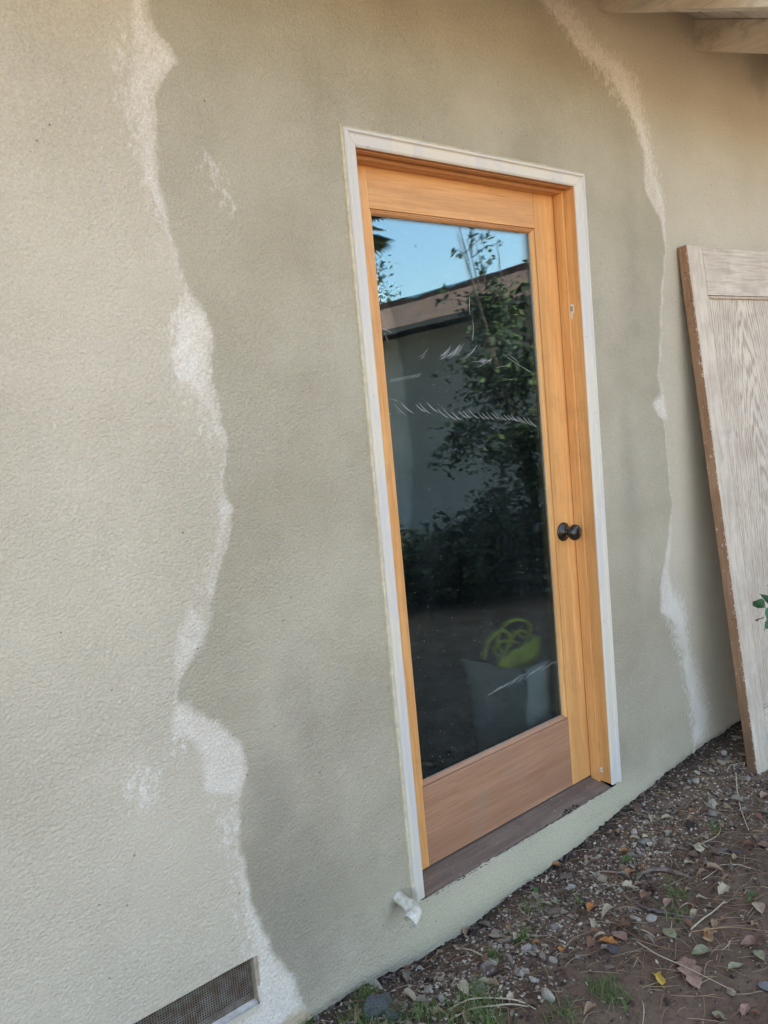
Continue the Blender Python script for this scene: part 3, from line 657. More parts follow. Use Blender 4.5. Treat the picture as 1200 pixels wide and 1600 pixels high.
te = (outer[-1]-outer[-2]).normalized(); rings.insert(len(rings)-1, ring(outer[-1]-te*.013, te, UPV, .0224)); rings.insert(len(rings)-2, ring(outer[-1]-te*.0135, te, UPV, .0205))
rings += [ring(outer[-1], te, UPV, .0180), ring(outer[-1]-te*.016, te, UPV, .0174), ring(outer[-1]-te*.0165, te, UPV, .0135), ring(outer[-1]-te*.028, te, UPV, .0130)]
vs_ = [p_ for r_ in rings for p_ in r_]; fs_ = [(i*n+k, i*n+(k+1) % n, (i+1)*n+(k+1) % n, (i+1)*n+k) for i in range(len(rings)-1) for k in range(n)]+[tuple(range(n)), tuple((len(rings)-1)*n+k for k in range(n-1, -1, -1))]
el.add(vs_, fs_)
el.build('elbow', PVC, pipe, smooth=False, bevel=.0006)

# ------------------------------------------------------------------ inside: box with yellow hose
zt = .345
A = at_z(823,1098,zt); B = at_z(742,1080,zt); C2 = at_z(849,1088,zt)
ydir = Vector((B.x-A.x, B.y-A.y, 0)); dl = ydir.length; ydir.normalize(); xdir = Vector((ydir.y, -ydir.x, 0)); wx = max(.14, (C2-A).dot(xdir))
box = empty('cardboard_box', (A.x, A.y, .004), 'grey open cardboard box with upright flaps standing inside behind the door glass', 'box')
def BP(a, b, z): return xdir*a+ydir*b+Vector((0,0,z))
def panel(name, p0, p1, p2, p3, th=.004, nrm=None):
    n_ = (p1-p0).cross(p3-p0).normalized()*th
    return MB().add([p0,p1,p2,p3,p0+n_,p1+n_,p2+n_,p3+n_], [(0,3,2,1),(4,5,6,7),(0,1,5,4),(1,2,6,5),(2,3,7,6),(3,0,4,7)]).build(name, CARD, box)
H = zt-.004; fh = .122
panel('side_panel', BP(0,0,.001), BP(0,dl,.001), BP(0,dl,H), BP(0,0,H)); panel('side_panel', BP(.005,.001,.001), BP(wx,.001,.001), BP(wx,.001,H), BP(.005,.001,H))
panel('side_panel', BP(wx+.004,0,.001), BP(wx+.004,dl,.001), BP(wx+.004,dl,H), BP(wx+.004,0,H)); panel('side_panel', BP(0,dl+.005,.001), BP(wx,dl+.005,.001), BP(wx,dl+.005,H), BP(0,dl+.005,H))
panel('flap', BP(-.002,.004,H+.002), BP(-.002,dl,H+.002), BP(-.030,dl+.02,H+fh*1.05), BP(-.012,.004,H+fh)); panel('flap', BP(.004,-.001,H+.002), BP(wx,-.001,H+.002), BP(wx,-.014,H+fh), BP(0,-.012,H+fh))
hose_pts = []
random.seed(5)
cx0, cy0 = wx*.55, dl*.5
hc = empty('garden_hose', (A.x, A.y, .004), 'coiled bright yellow hose piled in loose loops in the cardboard box behind the glass', 'hose')
hb = MB()
def pxloop(pts, yy): return [at_y(u, v, yy)-hc.location for u, v in pts]
def smooth_path(p, k=6):
    out = []
    for i in range(len(p)-1):
        p0, p1, p2, p3 = p[max(i-1,0)], p[i], p[i+1], p[min(i+2,len(p)-1)]
        for j in range(k):
            t = j/k; out.append(.5*((2*p1)+(p2-p0)*t+(2*p0-5*p1+4*p2-p3)*t*t+(3*p1-p0-3*p2+p3)*t**3))
    return out+[p[-1]]
yb = A.y+.05
def Z6(x, y): return 720+x/6.155, 940+y/6.155
loops = [([(235,560),(260,420),(330,320),(420,280),(480,330),(460,430),(420,500),(380,590)], .0),
         ([(400,290),(440,220),(520,180),(610,180),(670,220),(675,280),(640,370),(580,470),(500,570),(440,640)], .02),
         ([(380,290),(365,360),(380,450),(410,520),(440,600)], .03),
         ([(480,430),(500,350),(550,290),(610,285),(660,320),(720,330)], .04),
         ([(400,540),(340,500),(345,430),(400,390),(480,380),(560,400)], .05),
         ([(560,300),(590,340),(650,350),(730,340)], .06)]
for l, dy in loops: hb.tube(smooth_path(pxloop([Z6(*p) for p in l], yb+dy)), .0060, 8)
for k in range(8):
    y0 = 618+k*5; ex = 750+random.uniform(-12,15); ey = 340+k*31; mx = 560; my = (y0+ey)/2-30+k*3
    hb.tube(smooth_path(pxloop([Z6(370+k*14, y0), Z6(mx-60, my+45), Z6(mx+60, my-10), Z6(ex, ey), Z6(ex-30, ey+50), Z6(mx+20, my+70)], yb-.03+.010*k)), .0050, 8)
hb.build('hose_coil', HOSE, hc, smooth=True)

# ------------------------------------------------------------------ old door leaning on the wall
Tt = at_y(1058, 388, -.002); Bb = at_z(1169, 1211, -.125)
ez = (Tt-Bb); LH = ez.length; ez.normalize(); yaw = R_(-4.5); ex = Vector((math.cos(yaw), math.sin(yaw), 0)); ex = (ex-ez*ex.dot(ez)).normalized(); ey = ez.cross(ex)
old = empty('old_door', (0,0,0), 'weathered whitewashed oak panel door, bare brown edge, leaning against the stucco wall', 'door')
old.matrix_world = Matrix([[ex.x,ey.x,ez.x,Bb.x],[ex.y,ey.y,ez.y,Bb.y],[ex.z,ey.z,ez.z,Bb.z],[0,0,0,1]])
DW, DT = .762, .040     # local x width, y from -DT (front) to 0 (back)
sw = .098
MB().box(.0022, sw, -DT, 0, 0, LH).build('stile', OLD_Z, old, bevel=.002); MB().box(DW-sw, DW, -DT, 0, 0, LH).build('stile', OLD_Z, old, bevel=.002)
tr = MB(); N = 26
for k in range(N):
    x0 = sw+.0005+(DW-2*sw-.001)*k/N; x1 = sw+.0005+(DW-2*sw-.001)*(k+1)/N; tr.box(x0, x1+.0001, -DT-.0004, 0, LH-.190, LH-.0015-.009*max(0, mn.noise(Vector((k*.9,0,0)))))
tr.build('top_rail', OLD_X, old)
MB().box(sw+.0005, DW-sw-.0005, -DT-.0004, 0, 0, .24).build('bottom_rail', OLD_X, old, bevel=.002)
for (z0, z1) in ((.24,LH-.19),):
    MB().box(sw-.004, DW-sw+.004, -.028, -.012, z0-.004, z1+.004).build('panel', OLD_P, old)
    mo = MB(); q = .012
    mo.box(sw+.0006, sw+q, -DT+.003, -.0275, z0+.001, z1-.001); mo.box(DW-sw-q, DW-sw-.0006, -DT+.003, -.0275, z0+.001, z1-.001)
    mo.box(sw+q+.0005, DW-sw-q-.0005, -DT+.003, -.0275, z1-q, z1-.001); mo.box(sw+q+.0005, DW-sw-q-.0005, -DT+.003, -.0275, z0+.001, z0+q)
    mo.build('panel_moulding', mat_simple('bare_moulding', (.42,.33,.25), (.50,.44,.37), 25, .8), old, bevel=.003)
eg = MB(); N = 60
for k in range(N):
    z0 = LH*k/N; z1 = LH*(k+1)/N; j = .0025*max(0, mn.noise(Vector((0,0,k*.6)))); eg.box(0, .002, -DT+.0008+j, -.001, z0+.0008, z1+.0008)
eg.build('door_edge', EDGE, old)
hp = MB(); hp.box(-.0006, .0003, -.036, -.006, LH-.345, LH-.250); hp.build('hinge_recess', mat_simple('recess_wood', (.30,.17,.10), (.36,.21,.13), 60, .8), old)
pf = MB(); random.seed(77)
for k in range(170):
    zz = random.uniform(.02, LH-.01)
    if mn.noise(Vector((0,0,zz*5))) < -.15: continue
    v_, f_2 = MB(), None; chunk(v_, (-.0006, -DT+abs(random.gauss(.0012,.0022)), zz), random.uniform(.0015,.0045), 6, 1.5)
    pf.add([(-.0006+(p[0]+.0006)*.18, p[1], p[2]) for p in v_.v], v_.f)
pf.build('paint_flakes', mat_simple('chipped_white_paint', (.66,.61,.53), (.55,.49,.42), 60, .8, 0), old)['kind'] = 'stuff'
nl = MB()
for (yy, zz) in [(-.020,LH-.10),(-.026,LH-.21),(-.013,LH-.225),(-.028,LH-.265),(-.012,LH-.295),(-.026,LH-.330),(-.02,.9),(-.022,.62)]:
    nl.tube([(-.0012,yy,zz),(.001,yy,zz)], .0022, 8)
nl.build('screw_hole', DARKC, old)

# ------------------------------------------------------------------ things on the ground
def gz(x, y): return ground_z(x, y)
def gp(u, v):
    p = at_z(u, v, -.125)
    for _ in range(4): p = at_z(u, v, gz(p.x, p.y))
    return p
def leaf_mat(name, c1, c2, scale=50, rough=.75):
    M = Mat(name, rough, .3); sx = M.n('ShaderNodeSeparateXYZ'); M.t.links.new(M.co, sx.inputs[0]); ax = M.math('ABSOLUTE', sx.outputs[0])
    col = M.mix(M.ramp(M.noise(scale, 5, .65), .35, .65), c1, c2)
    col = M.mix(M.math('MULTIPLY', M.ramp(M.noise(scale*4, 4, .7), .55, .7), .55), col, tuple(x*.45 for x in c1))
    side = M.math('FRACT', M.math('MULTIPLY', M.math('SUBTRACT', sx.outputs[1], M.math('MULTIPLY', ax, .8)), 150))
    v = M.math('MAXIMUM', M.ramp(ax, .0004, .0011, 1, 0), M.math('MULTIPLY', M.ramp(side, .0, .16, 1, 0), .5))
    col = M.mix(M.math('MULTIPLY', v, .55), col, tuple(min(.8, x*1.5+.04) for x in c1)); M.color(col)
    M.bump(M.math('ADD', v, M.noise(scale*3, 3, .6)), .0006, .9); return M.m
LEAF = mat_random('dry_leaf', [(.25,.15,.10),(.33,.21,.14),(.20,.13,.10),(.38,.28,.20),(.30,.16,.09),(.28,.22,.18)], .75, 50)
LEAF_ROSE = leaf_mat('pinkish_brown_leaf', (.34,.21,.16), (.25,.15,.115), 45); LEAF_OR = leaf_mat('orange_leaf', (.50,.20,.055), (.36,.15,.06), 40)
LEAF_GG = leaf_mat('grey_green_leaf', (.27,.28,.17), (.19,.20,.12), 70); LEAF_Y = leaf_mat('yellow_leaf', (.62,.43,.10), (.50,.32,.07), 50)
LEAF_CR = leaf_mat('pale_cream_leaf', (.52,.47,.34), (.42,.37,.26), 50); BARK = mat_simple('grey_brown_bark', (.24,.18,.15), (.15,.11,.095), 90, .9, .003)
PURP = mat_simple('purplish_slate', (.19,.17,.19), (.12,.10,.12), 5, .8, .03)
def leaf_mesh(name, L, W, kind='oval', curl=.25, twist=0.0, seed=0, nl=16, nw=6):
    rn = random.Random(seed); vs = []; fs = []; ph = rn.uniform(0,6)
    for i in range(nl+1):
        t = i/nl
        if kind == 'oval': wd = (math.sin(math.pi*t**.85)**.85)*(1+.05*(i % 2))
        elif kind == 'lance': wd = (math.sin(math.pi*t**.8))**1.1
        elif kind == 'oak':
            wd = math.sin(math.pi*min(1,t*.96+.02))**.6*(.55+.45*abs(math.sin(3.2*math.pi*t+.3)))
        elif kind == 'block': wd = .9+.1*math.sin(9*t+ph) if .03 < t < .97 else .6
        for j in range(nw+1):
            s = j/nw*2-1; jag = 1+.07*rn.uniform(-1,1) if abs(s) == 1 else 1
            x = s*wd*W/2*jag; y = (t-.5)*L
            if kind == 'oak' and abs(s) > .5: y += .06*L*abs(s)*wd
            z = curl*W*(s*s*wd*.6) + curl*L*.35*math.sin(t*math.pi+ph*.2)*.5 + .04*W*math.sin(7*t+ph+3*s) - (.03*W if abs(s) < .01 else 0) + twist*s*W*.3*(t-.5)
            vs.append((x, y, z))
    for i in range(nl):
        for j in range(nw):
            a = i*(nw+1)+j; fs.append((a, a+1, a+nw+2, a+nw+1))
    mb = MB(); mb.add(vs, fs)
    mb.tube([(0,-L*.5,0),(0.002,-L*.6,.0005*L),(0.004,-L*.68,.002)], [.0012,.0009,.0007], 5)
    me = bpy.data.meshes.new(name); me.from_pydata(mb.v, [], mb.f); me.polygons.foreach_set('use_smooth', [True]*len(mb.f)); return me
def rock_mesh(name, seed, n=14, flat=.6, el=1.3, sub=True, lv=4):
    rn = random.Random(seed); bm = bmesh.new(); bmesh.ops.create_icosphere(bm, subdivisions=lv, radius=1)
    cuts = [(Vector((rn.gauss(0,1), rn.gauss(0,1), rn.gauss(0,1))).normalized(), rn.uniform(.55,.85)) for _ in range(n)]
    for v in bm.verts:
        p = v.co.copy()
        for nn, d in cuts:
            q = p.dot(nn)-d
            if q > 0: p -= nn*q*.93
        p += p.normalized()*(.10*mn.noise(p*2.5+Vector((seed,0,0)))+(.06*mn.noise(p*7+Vector((seed,5,0)))+.035*mn.noise(p*16) if lv > 2 else 0))
        v.co = Vector((p.x*el, p.y, p.z*flat))
    me = bpy.data.meshes.new(name); bm.to_mesh(me); bm.free(); me.polygons.foreach_set('use_smooth', [False]*len(me.polygons)); return me
def place(name, me, mat, p, scale=1, yaw=0, tilt=(0,0), label=None, cat=None, group=None, lift=0):
    o = bpy.data.objects.new(name, me); COL.objects.link(o)
    if mat and not me.materials: me.materials.append(mat)
    o.location = (p[0], p[1], p[2]+lift); o.rotation_euler = (tilt[0], tilt[1], yaw)
    o.scale = (scale,)*3 if not isinstance(scale, tuple) else scale
    return tag(o, label, cat, group)
def key_leaf(u, v, L, W, kind, mat, yaw, label, curl=.25, cat='leaf', tilt=(0,0), name='fallen_leaf', seed=1, lift=.006, nl=18):
    return place(name, leaf_mesh(name, L, W, kind, curl, .3, seed, nl), mat, gp(u, v), 1, R_(yaw), tilt, label, cat, 'fallen leaves on the soil', lift)
# yaw 0 = stem pointing to -y; image right is about (+x,-y)
key_leaf(1030,1533,.052,.021,'block',LEAF_Y,-40,'small bright yellow curled leaf lying on bare soil left of the oak leaf',.5,seed=2)
key_leaf(1078,1522,.118,.062,'oak',LEAF_ROSE,-42,'large flat pinkish brown lobed oak leaf near the bottom edge of the photo',.12,seed=3)
key_leaf(1045,1461,.048,.036,'oval',LEAF_GG,-15,'round grey green leaf lying flat with serrated edge, above the yellow leaf',.15,seed=4)
key_leaf(1095,1490,.052,.034,'oval',LEAF_GG,60,'pale grey green leaf tucked under the top of the oak leaf',.3,seed=5)
key_leaf(925,1420,.060,.026,'lance',LEAF_OR,-75,'bright orange brown curled leaf lying among pale stones',.5,seed=6)
key_leaf(855,1417,.050,.020,'lance',LEAF_CR,30,'narrow cream leaf standing on edge left of the orange brown leaf',.5,tilt=(.3,.5),seed=7)
key_leaf(866,1412,.026,.020,'oval',LEAF_GG,0,'tiny blue green leaf beside the narrow cream leaf',.3,seed=8)
key_leaf(952,1478,.055,.036,'oak',LEAF_OR,20,'torn rust orange leaf right of the pebble heap',.5,seed=9,tilt=(.2,.2))
key_leaf(968,1467,.056,.034,'oval',LEAF_ROSE,-10,'brown leaf overlapping the torn rust orange leaf',.35,seed=10)
key_leaf(1010,1400,.085,.034,'lance',LEAF_ROSE,-70,'long pinkish brown folded leaf below the bark strip',.3,seed=11)
key_leaf(1045,1412,.060,.026,'lance',LEAF_ROSE,-80,'short pinkish brown leaf touching the long folded one',.3,seed=12)
key_leaf(1108,1463,.062,.028,'block',leaf_mat('tan_leaf', (.40,.26,.14), (.28,.18,.11), 50),-65,'tan torn leaf with orange tip lying right of the pale stick',.25,seed=13)
key_leaf(1090,1328,.044,.030,'block',LEAF_CR,-30,'pale cream crumpled leaf near the blackened pebble',.4,seed=14)
key_leaf(1190,1322,.044,.034,'oval',LEAF_ROSE,-20,'small pinkish leaf lying at the right edge of the photo near the flat grey stone',.3,seed=15)
key_leaf(1185,1420,.062,.034,'oval',leaf_mat('beige_leaf', (.42,.31,.23), (.34,.25,.19), 40),-50,'smooth beige leaf at the right edge of the photo on bare soil',.3,seed=16)
key_leaf(1172,1478,.048,.034,'oval',LEAF_ROSE,40,'dull mauve brown folded leaf right of the tan torn leaf',.5,seed=17)
key_leaf(1185,1495,.040,.028,'oval',LEAF_GG,-30,'mottled grey green leaf right of the oak leaf at the edge of the photo',.3,seed=18)
key_leaf(1150,1513,.050,.024,'lance',LEAF_GG,-110,'narrow grey green leaf lying crosswise right of the oak leaf',.3,seed=19)
key_leaf(1122,1590,.030,.024,'oval',LEAF_GG,0,'small grey green leaf at the very bottom edge below the oak leaf',.2,seed=20)
key_leaf(1165,1580,.050,.022,'lance',LEAF_ROSE,-80,'reddish brown leaf in the bottom right corner of the photo',.3,seed=21)
key_leaf(1018,1322,.042,.034,'oval',LEAF_CR,-80,'beige crumpled leaf on the rubble below the door casing',.5,seed=22)
key_leaf(878,1487,.030,.020,'lance',LEAF_OR,-60,'small yellow orange leaf on the rubble left of the purplish stone',.5,seed=23)
key_leaf(1118,1302,.022,.014,'oval',leaf_mat('vivid_orange_leaf', (.70,.22,.04), (.55,.18,.03), 40),-60,'tiny vivid orange petal under the grey stone',.3,seed=24)
key_leaf(640,1512,.045,.022,'lance',leaf_mat('red_brown_leaf', (.22,.10,.06), (.16,.07,.05), 40),-70,'dark red brown leaf behind the pebbles below the pipe',.4,seed=25)
key_leaf(798,1560,.034,.018,'block',LEAF_CR,-60,'straw coloured leaf scrap lying on the dry frond blade',.3,seed=26)
# bark strips, sticks, frond
def ribbon(name, pts, w0, mat, label, cat, group=None, wob=.2, seed=0, th=.003):
    rn = random.Random(seed); pts = smooth_path([Vector(p) for p in pts], 6); vs = []; n = len(pts)
    for i, p in enumerate(pts):
        t = (pts[min(i+1,n-1)]-pts[max(i-1,0)]).normalized(); s = t.cross(Vector((0,0,1))).normalized()
        ww = w0*(math.sin(math.pi*min(1,max(.04,(i+.5)/n)))**.5)*(1+wob*rn.uniform(-.5,.5)); 
        for (a, b) in ((-1,-.2),(-.5,1),(.5,1),(1,-.2),(.4,-.6),(-.4,-.6)): vs.append(p+s*ww/2*a+Vector((0,0,th*b)))
    fs = [(i*6+k, i*6+(k+1) % 6, (i+1)*6+(k+1) % 6, (i+1)*6+k) for i in range(n-1) for k in range(6)]+[(5,4,3,2,1,0), tuple((n-1)*6+k for k in range(6))]
    o = MB().add(vs, fs).build(name, mat, None, smooth=False); return tag(o, label, cat, group)
def gpl(l, h=.006): return [gp(u, v)+Vector((0,0,hh if (hh := (h if not isinstance(h, list) else h[i])) else 0)) for i, (u, v) in enumerate(l)]
ribbon('bark_strip', gpl([(995,1378),(1012,1364),(1040,1363),(1062,1369),(1078,1375)], .009), .016, BARK, 'arched grey brown strip of bark lying across the middle of the litter', 'bark', seed=1, th=.004)
ribbon('bark_strip', gpl([(992,1412),(1015,1424),(1050,1430),(1085,1440)], .006), .013, mat_simple('purple_grey_bark', (.17,.13,.135), (.12,.09,.09), 80, .9, .002), 'long purplish grey bark strip below the pinkish brown leaves', 'bark', seed=2)
ribbon('bark_strip', gpl([(940,1363),(965,1366),(992,1364)], .006), .007, LEAF_ROSE, 'thin reddish brown stick of bark left of the arched strip', 'bark', seed=3)
STRAW = mat_simple('pale_straw', (.50,.44,.32), (.40,.34,.25), 60, .8, .001); TWIG = mat_simple('brown_twig', (.20,.13,.09), (.14,.09,.065), 60, .85, .001)
ribbon('dry_frond', gpl([(700,1585),(735,1568),(775,1566),(810,1570),(838,1584)], .012), .0055, STRAW, 'long pale curved dry grass blade at the bottom, the upper of two', 'dry blade', 'pale dry blades', seed=4, th=.0012)
ribbon('dry_frond', gpl([(705,1598),(735,1582),(765,1577),(800,1574),(825,1578)], .009), .0055, STRAW, 'long pale curved dry grass blade at the bottom, the lower of two', 'dry blade', 'pale dry blades', seed=5, th=.0012)
ribbon('dry_frond', gpl([(712,1488),(735,1490),(760,1502),(778,1512)], .012), .005, STRAW, 'short pale dry strip bent over the pebbles below the door', 'dry blade', 'pale dry blades', seed=6, th=.0012)
def stick(l, r, mat, label, h=.008, nm='twig', group='twigs on the soil', fork=None):
    pts = smooth_path(gpl(l, h), 5); n = len(pts); mb = MB(); mb.tube(pts, [r*(1-.5*i/n)*random.uniform(.85,1.15) for i in range(n)], 7)
    if fork: fp = smooth_path(gpl(fork, h), 4); mb.tube(fp, [r*.55]*len(fp), 6)
    return tag(mb.build(nm, mat, None, smooth=True), label, 'twig', group)
stick([(1080,1456),(1098,1440),(1115,1428),(1133,1411)], .0028, STRAW, 'pale forked stick pointing up right above the tan torn leaf', fork=[(1120,1424),(1128,1416),(1136,1414)])
stick([(995,1478),(1030,1500),(1075,1520),(1150,1558)], .0016, STRAW, 'long thin straw crossing the oak leaf', h=.014)
stick([(1150,1212),(1152,1240),(1158,1270),(1170,1302)], .0026, STRAW, 'pale bent twig standing near the foot of the old door', h=[.02,.015,.01,.008] if False else .012)
stick([(1098,1378),(1110,1370),(1122,1362)], .0014, STRAW, 'short thin straw on the bare soil right of the bark strip')
stick([(1105,1253),(1130,1258),(1170,1262),(1205,1270)], .0030, TWIG, 'dark brown twig lying across the litter below the old door')
stick([(1100,1268),(1140,1270),(1190,1268)], .0026, TWIG, 'second dark twig just below the longer one under the old door')
stick([(1080,1462),(1140,1455),(1205,1462)], .0016, mat_simple('orange_straw', (.42,.24,.13), None, 40), 'thin orange brown straw running to the right edge of the photo', h=.012)
stick([(1090,1325),(1118,1312),(1126,1300),(1122,1292)], .0014, STRAW, 'thin bent stalk beside the vivid orange petal', h=.01)
stick([(1165,1404),(1185,1412),(1205,1422)], .0022, TWIG, 'thin dark twig above the beige leaf at the right edge')
# named rocks
def key_rock(u, v, s, mat, label, seed, cat='stone', yaw=0, flat=.6, name='stone', group='stones in the litter'):
    me = rock_mesh(name, seed, 16, flat, 1.25); return place(name, me, mat, gp(u, v), s, R_(yaw), (random.uniform(-.2,.2), random.uniform(-.2,.2)), label, cat, group, s*.25)
GRAN = Mat('blue_speckled_stone', .85, .3); f_ = GRAN.noise(13, 4, .8); b_ = GRAN.noise(3, 4, .6)
GRAN.color(GRAN.mix(GRAN.ramp(f_, .52, .58), GRAN.mix(b_, (.12,.14,.165), (.19,.205,.22)), (.42,.45,.47))); GRAN.bump(f_, .06, .9); GRAN = GRAN.m
key_rock(590,1578,.036,GRAN,'blue grey speckled stone in the grass at the foot of the wall',31,yaw=20,flat=.8)
key_rock(612,1592,.022,GRAN,'smaller blue grey speckled stone touching the larger one',32,yaw=50,flat=.8)
CREAM = mat_simple('cream_stone', (.48,.43,.30), (.38,.34,.25), 5, .9, .04)
key_rock(1090,1328,.014,CREAM,'cream coloured rough stone on the litter below the grey and orange one',33)
key_rock(1117,1288,.017,mat_simple('two_tone_stone', (.40,.37,.31), (.26,.24,.20), 5, .9, .04),'grey wedge shaped stone above the vivid orange petal',34,flat=.9)
key_rock(1125,1330,.021,mat_simple('flat_grey_stone', (.30,.26,.24), (.24,.20,.19), 5, .9, .04),'flat grey slab fragment lying on the bare soil',35,flat=.28,yaw=-40)
key_rock(1150,1332,.020,mat_simple('flat_brown_stone', (.20,.165,.15), None, 5, .9, .04),'flat brown slab fragment right of the grey one',36,flat=.25,yaw=-40)
key_rock(957,1485,.019,PURP,'purplish grey flat stone below the rust orange leaf',37,flat=.35,yaw=-60)
key_rock(1080,1290,.020,mat_simple('dark_wet_stone', (.075,.06,.05), None, 5, .9, .04),'dark rounded stone half buried in the litter',38,flat=.6)
key_rock(750,1545,.016,mat_simple('round_beige_stone', (.38,.35,.29), (.28,.25,.21), 5, .9, .04),'rounded beige stone beside the dry grass blades',39,flat=.85)
key_rock(1195,1543,.016,mat_simple('pale_blue_stone', (.40,.41,.42), (.32,.33,.34), 5, .9, .04),'pale grey stone at the right edge near the bottom',40,flat=.5)
key_rock(1170,1218,.013,mat_simple('white_stone', (.62,.60,.54), (.46,.44,.38), 5, .9, .04),'white stone lying by the foot of the old door',41,flat=.7)
key_rock(785,1348,.001,CREAM,'x',42).name = '_tmp'; bpy.data.objects.remove(bpy.data.objects['_tmp'])
key_leaf(876,1343,.030,.020,'block',mat_simple('plaster_scrap', (.55,.53,.46), (.44,.42,.36), 60),-55,'small white flake of old plaster on the dark soil by the wall',.3,cat='flake',name='plaster_flake',seed=44)['group'] = 'flakes on the soil'

# --- scattered pebbles: individual things
PEBC = [('beige',(.46,.39,.31)),('pale cream',(.60,.54,.45)),('grey',(.38,.35,.32)),('brown',(.27,.20,.155)),('whitish',(.66,.61,.54)),('tan',(.50,.41,.30))]
peb_me = []
for ci, (cn, cc) in enumerate(PEBC):
    pm = mat_simple('pebble_'+cn.replace(' ', '_'), cc, tuple(x*.78 for x in cc), 4, .9, .02)
    for j in range(5):
        i = ci*5+j; me_ = rock_mesh('pebble', 100+i, 9+i % 5, (.5,.7,.85,.4)[i % 4], 1+.18*(i % 4), True, 2); me_.materials.append(pm); peb_me.append((me_, cn))
def zone(x, y):
    a = 'near the speckled stone' if x < -.1 else 'below the drain pipe' if x < .12 else 'below the left door half' if x < .5 else 'below the right door half' if x < .95 else 'between both doors' if x < 1.4 else 'near the old door'
    b = 'against the wall' if y > -.09 else 'in the rubble strip' if y > -.24 else 'among the leaves' if y > -.42 else 'on the bare soil'
    return b+' '+a
def rubble_density(x, y):
    if y > -.015: return 0
    d = -y; a = math.exp(-((d-.20)/.13)**2)
    if x > .95: a *= .45+.3*(x < 1.3)
    if .1 < x and d < .055: a *= .45
    return a*(.65+.9*max(0, mn.noise(Vector((x*5, y*5, 7)))+.3))
random.seed(21); cnt = 0; tries = 0
while cnt < 275 and tries < 30000:
    tries += 1; x = random.uniform(-.42, 1.75); y = random.uniform(-.9, -.015)
    if random.random() > rubble_density(x, y)+(.012 if y > -.8 else 0): continue
    s = min(.021, .0078*math.exp(random.gauss(0.15,.45))); r = 1
    pme, pcn = random.choice(peb_me)
    place('pebble', pme, None, (x, y, gz(x, y)), (s*random.uniform(.8,1.3), s*random.uniform(.7,1.1), s*random.uniform(.6,1.0)), random.uniform(0,6.28), (random.uniform(-.5,.5), random.uniform(-.5,.5)),
          ('small ' if s < .0075 else 'large ' if s > .012 else 'medium sized ')+pcn+' pebble '+zone(x, y), 'pebble', 'pebbles along the foot of the wall', s*.3); cnt += 1
# --- gravel and crumbs nobody could count
gr = MB(); random.seed(22); k = 0
tmpl = []
for i in range(24):
    t_ = MB(); chunk(t_, (0,0,0), 1.0, 6 if i % 2 else 8, .75); tmpl.append((np.array([tuple(v) for v in t_.v]), t_.f))
def scatter(mb, n, dens, smin, smax, xr=(-.6,2.1), yr=(-1.0,-.004), power=2.2):
    c = 0; t = 0
    while c < n and t < n*40:
        t += 1; x = random.uniform(*xr); y = random.uniform(*yr)
        if random.random() > dens(x, y): continue
        v, f = random.choice(tmpl); s = smin+(smax-smin)*random.random()**power; a = random.uniform(0,6.28); ca, sa = math.cos(a), math.sin(a)
        q = v*s*np.array([random.uniform(.7,1.5), 1, random.uniform(.5,1)]); Q = np.stack([q[:,0]*ca-q[:,1]*sa+x, q[:,0]*sa+q[:,1]*ca+y, q[:,2]+gz(x, y)+s*.25], 1)
        mb.add(Q.tolist(), f); c += 1
scatter(gr, 13000, lambda x, y: rubble_density(x, y)+.02, .0013, .0075)
tag(gr.build('gravel', mat_island('gravel', [(.40,.345,.27),(.20,.155,.125),(.50,.44,.36),(.13,.098,.078),(.33,.27,.21),(.10,.073,.060),(.27,.22,.175),(.44,.39,.32)])), 'loose mixed gravel and plaster crumbs strewn over the soil', 'gravel', kind='stuff')
sb = MB()
scatter(sb, 2600, lambda x, y: math.exp(-((y+.008)/.018)**2), .002, .009, (-.5,1.9), (-.07,.002), 1.6)
scatter(sb, 1500, lambda x, y: .12+.6*math.exp(-((y+.2)/.2)**2)*(1 if x < 1.6 else .4), .004, .012)
scatter(sb, 5200, lambda x, y: math.exp(-(y/.075)**2)+.06+.25*math.exp(-((y+.2)/.15)**2), .0015, .0065)
tag(sb.build('soil_clods', mat_island('clods', [(.05,.037,.032),(.075,.055,.047),(.035,.026,.022),(.10,.075,.065),(.06,.045,.04),(.17,.13,.11)])), 'dark crumbly soil clods banked along the wall', 'soil', kind='stuff')
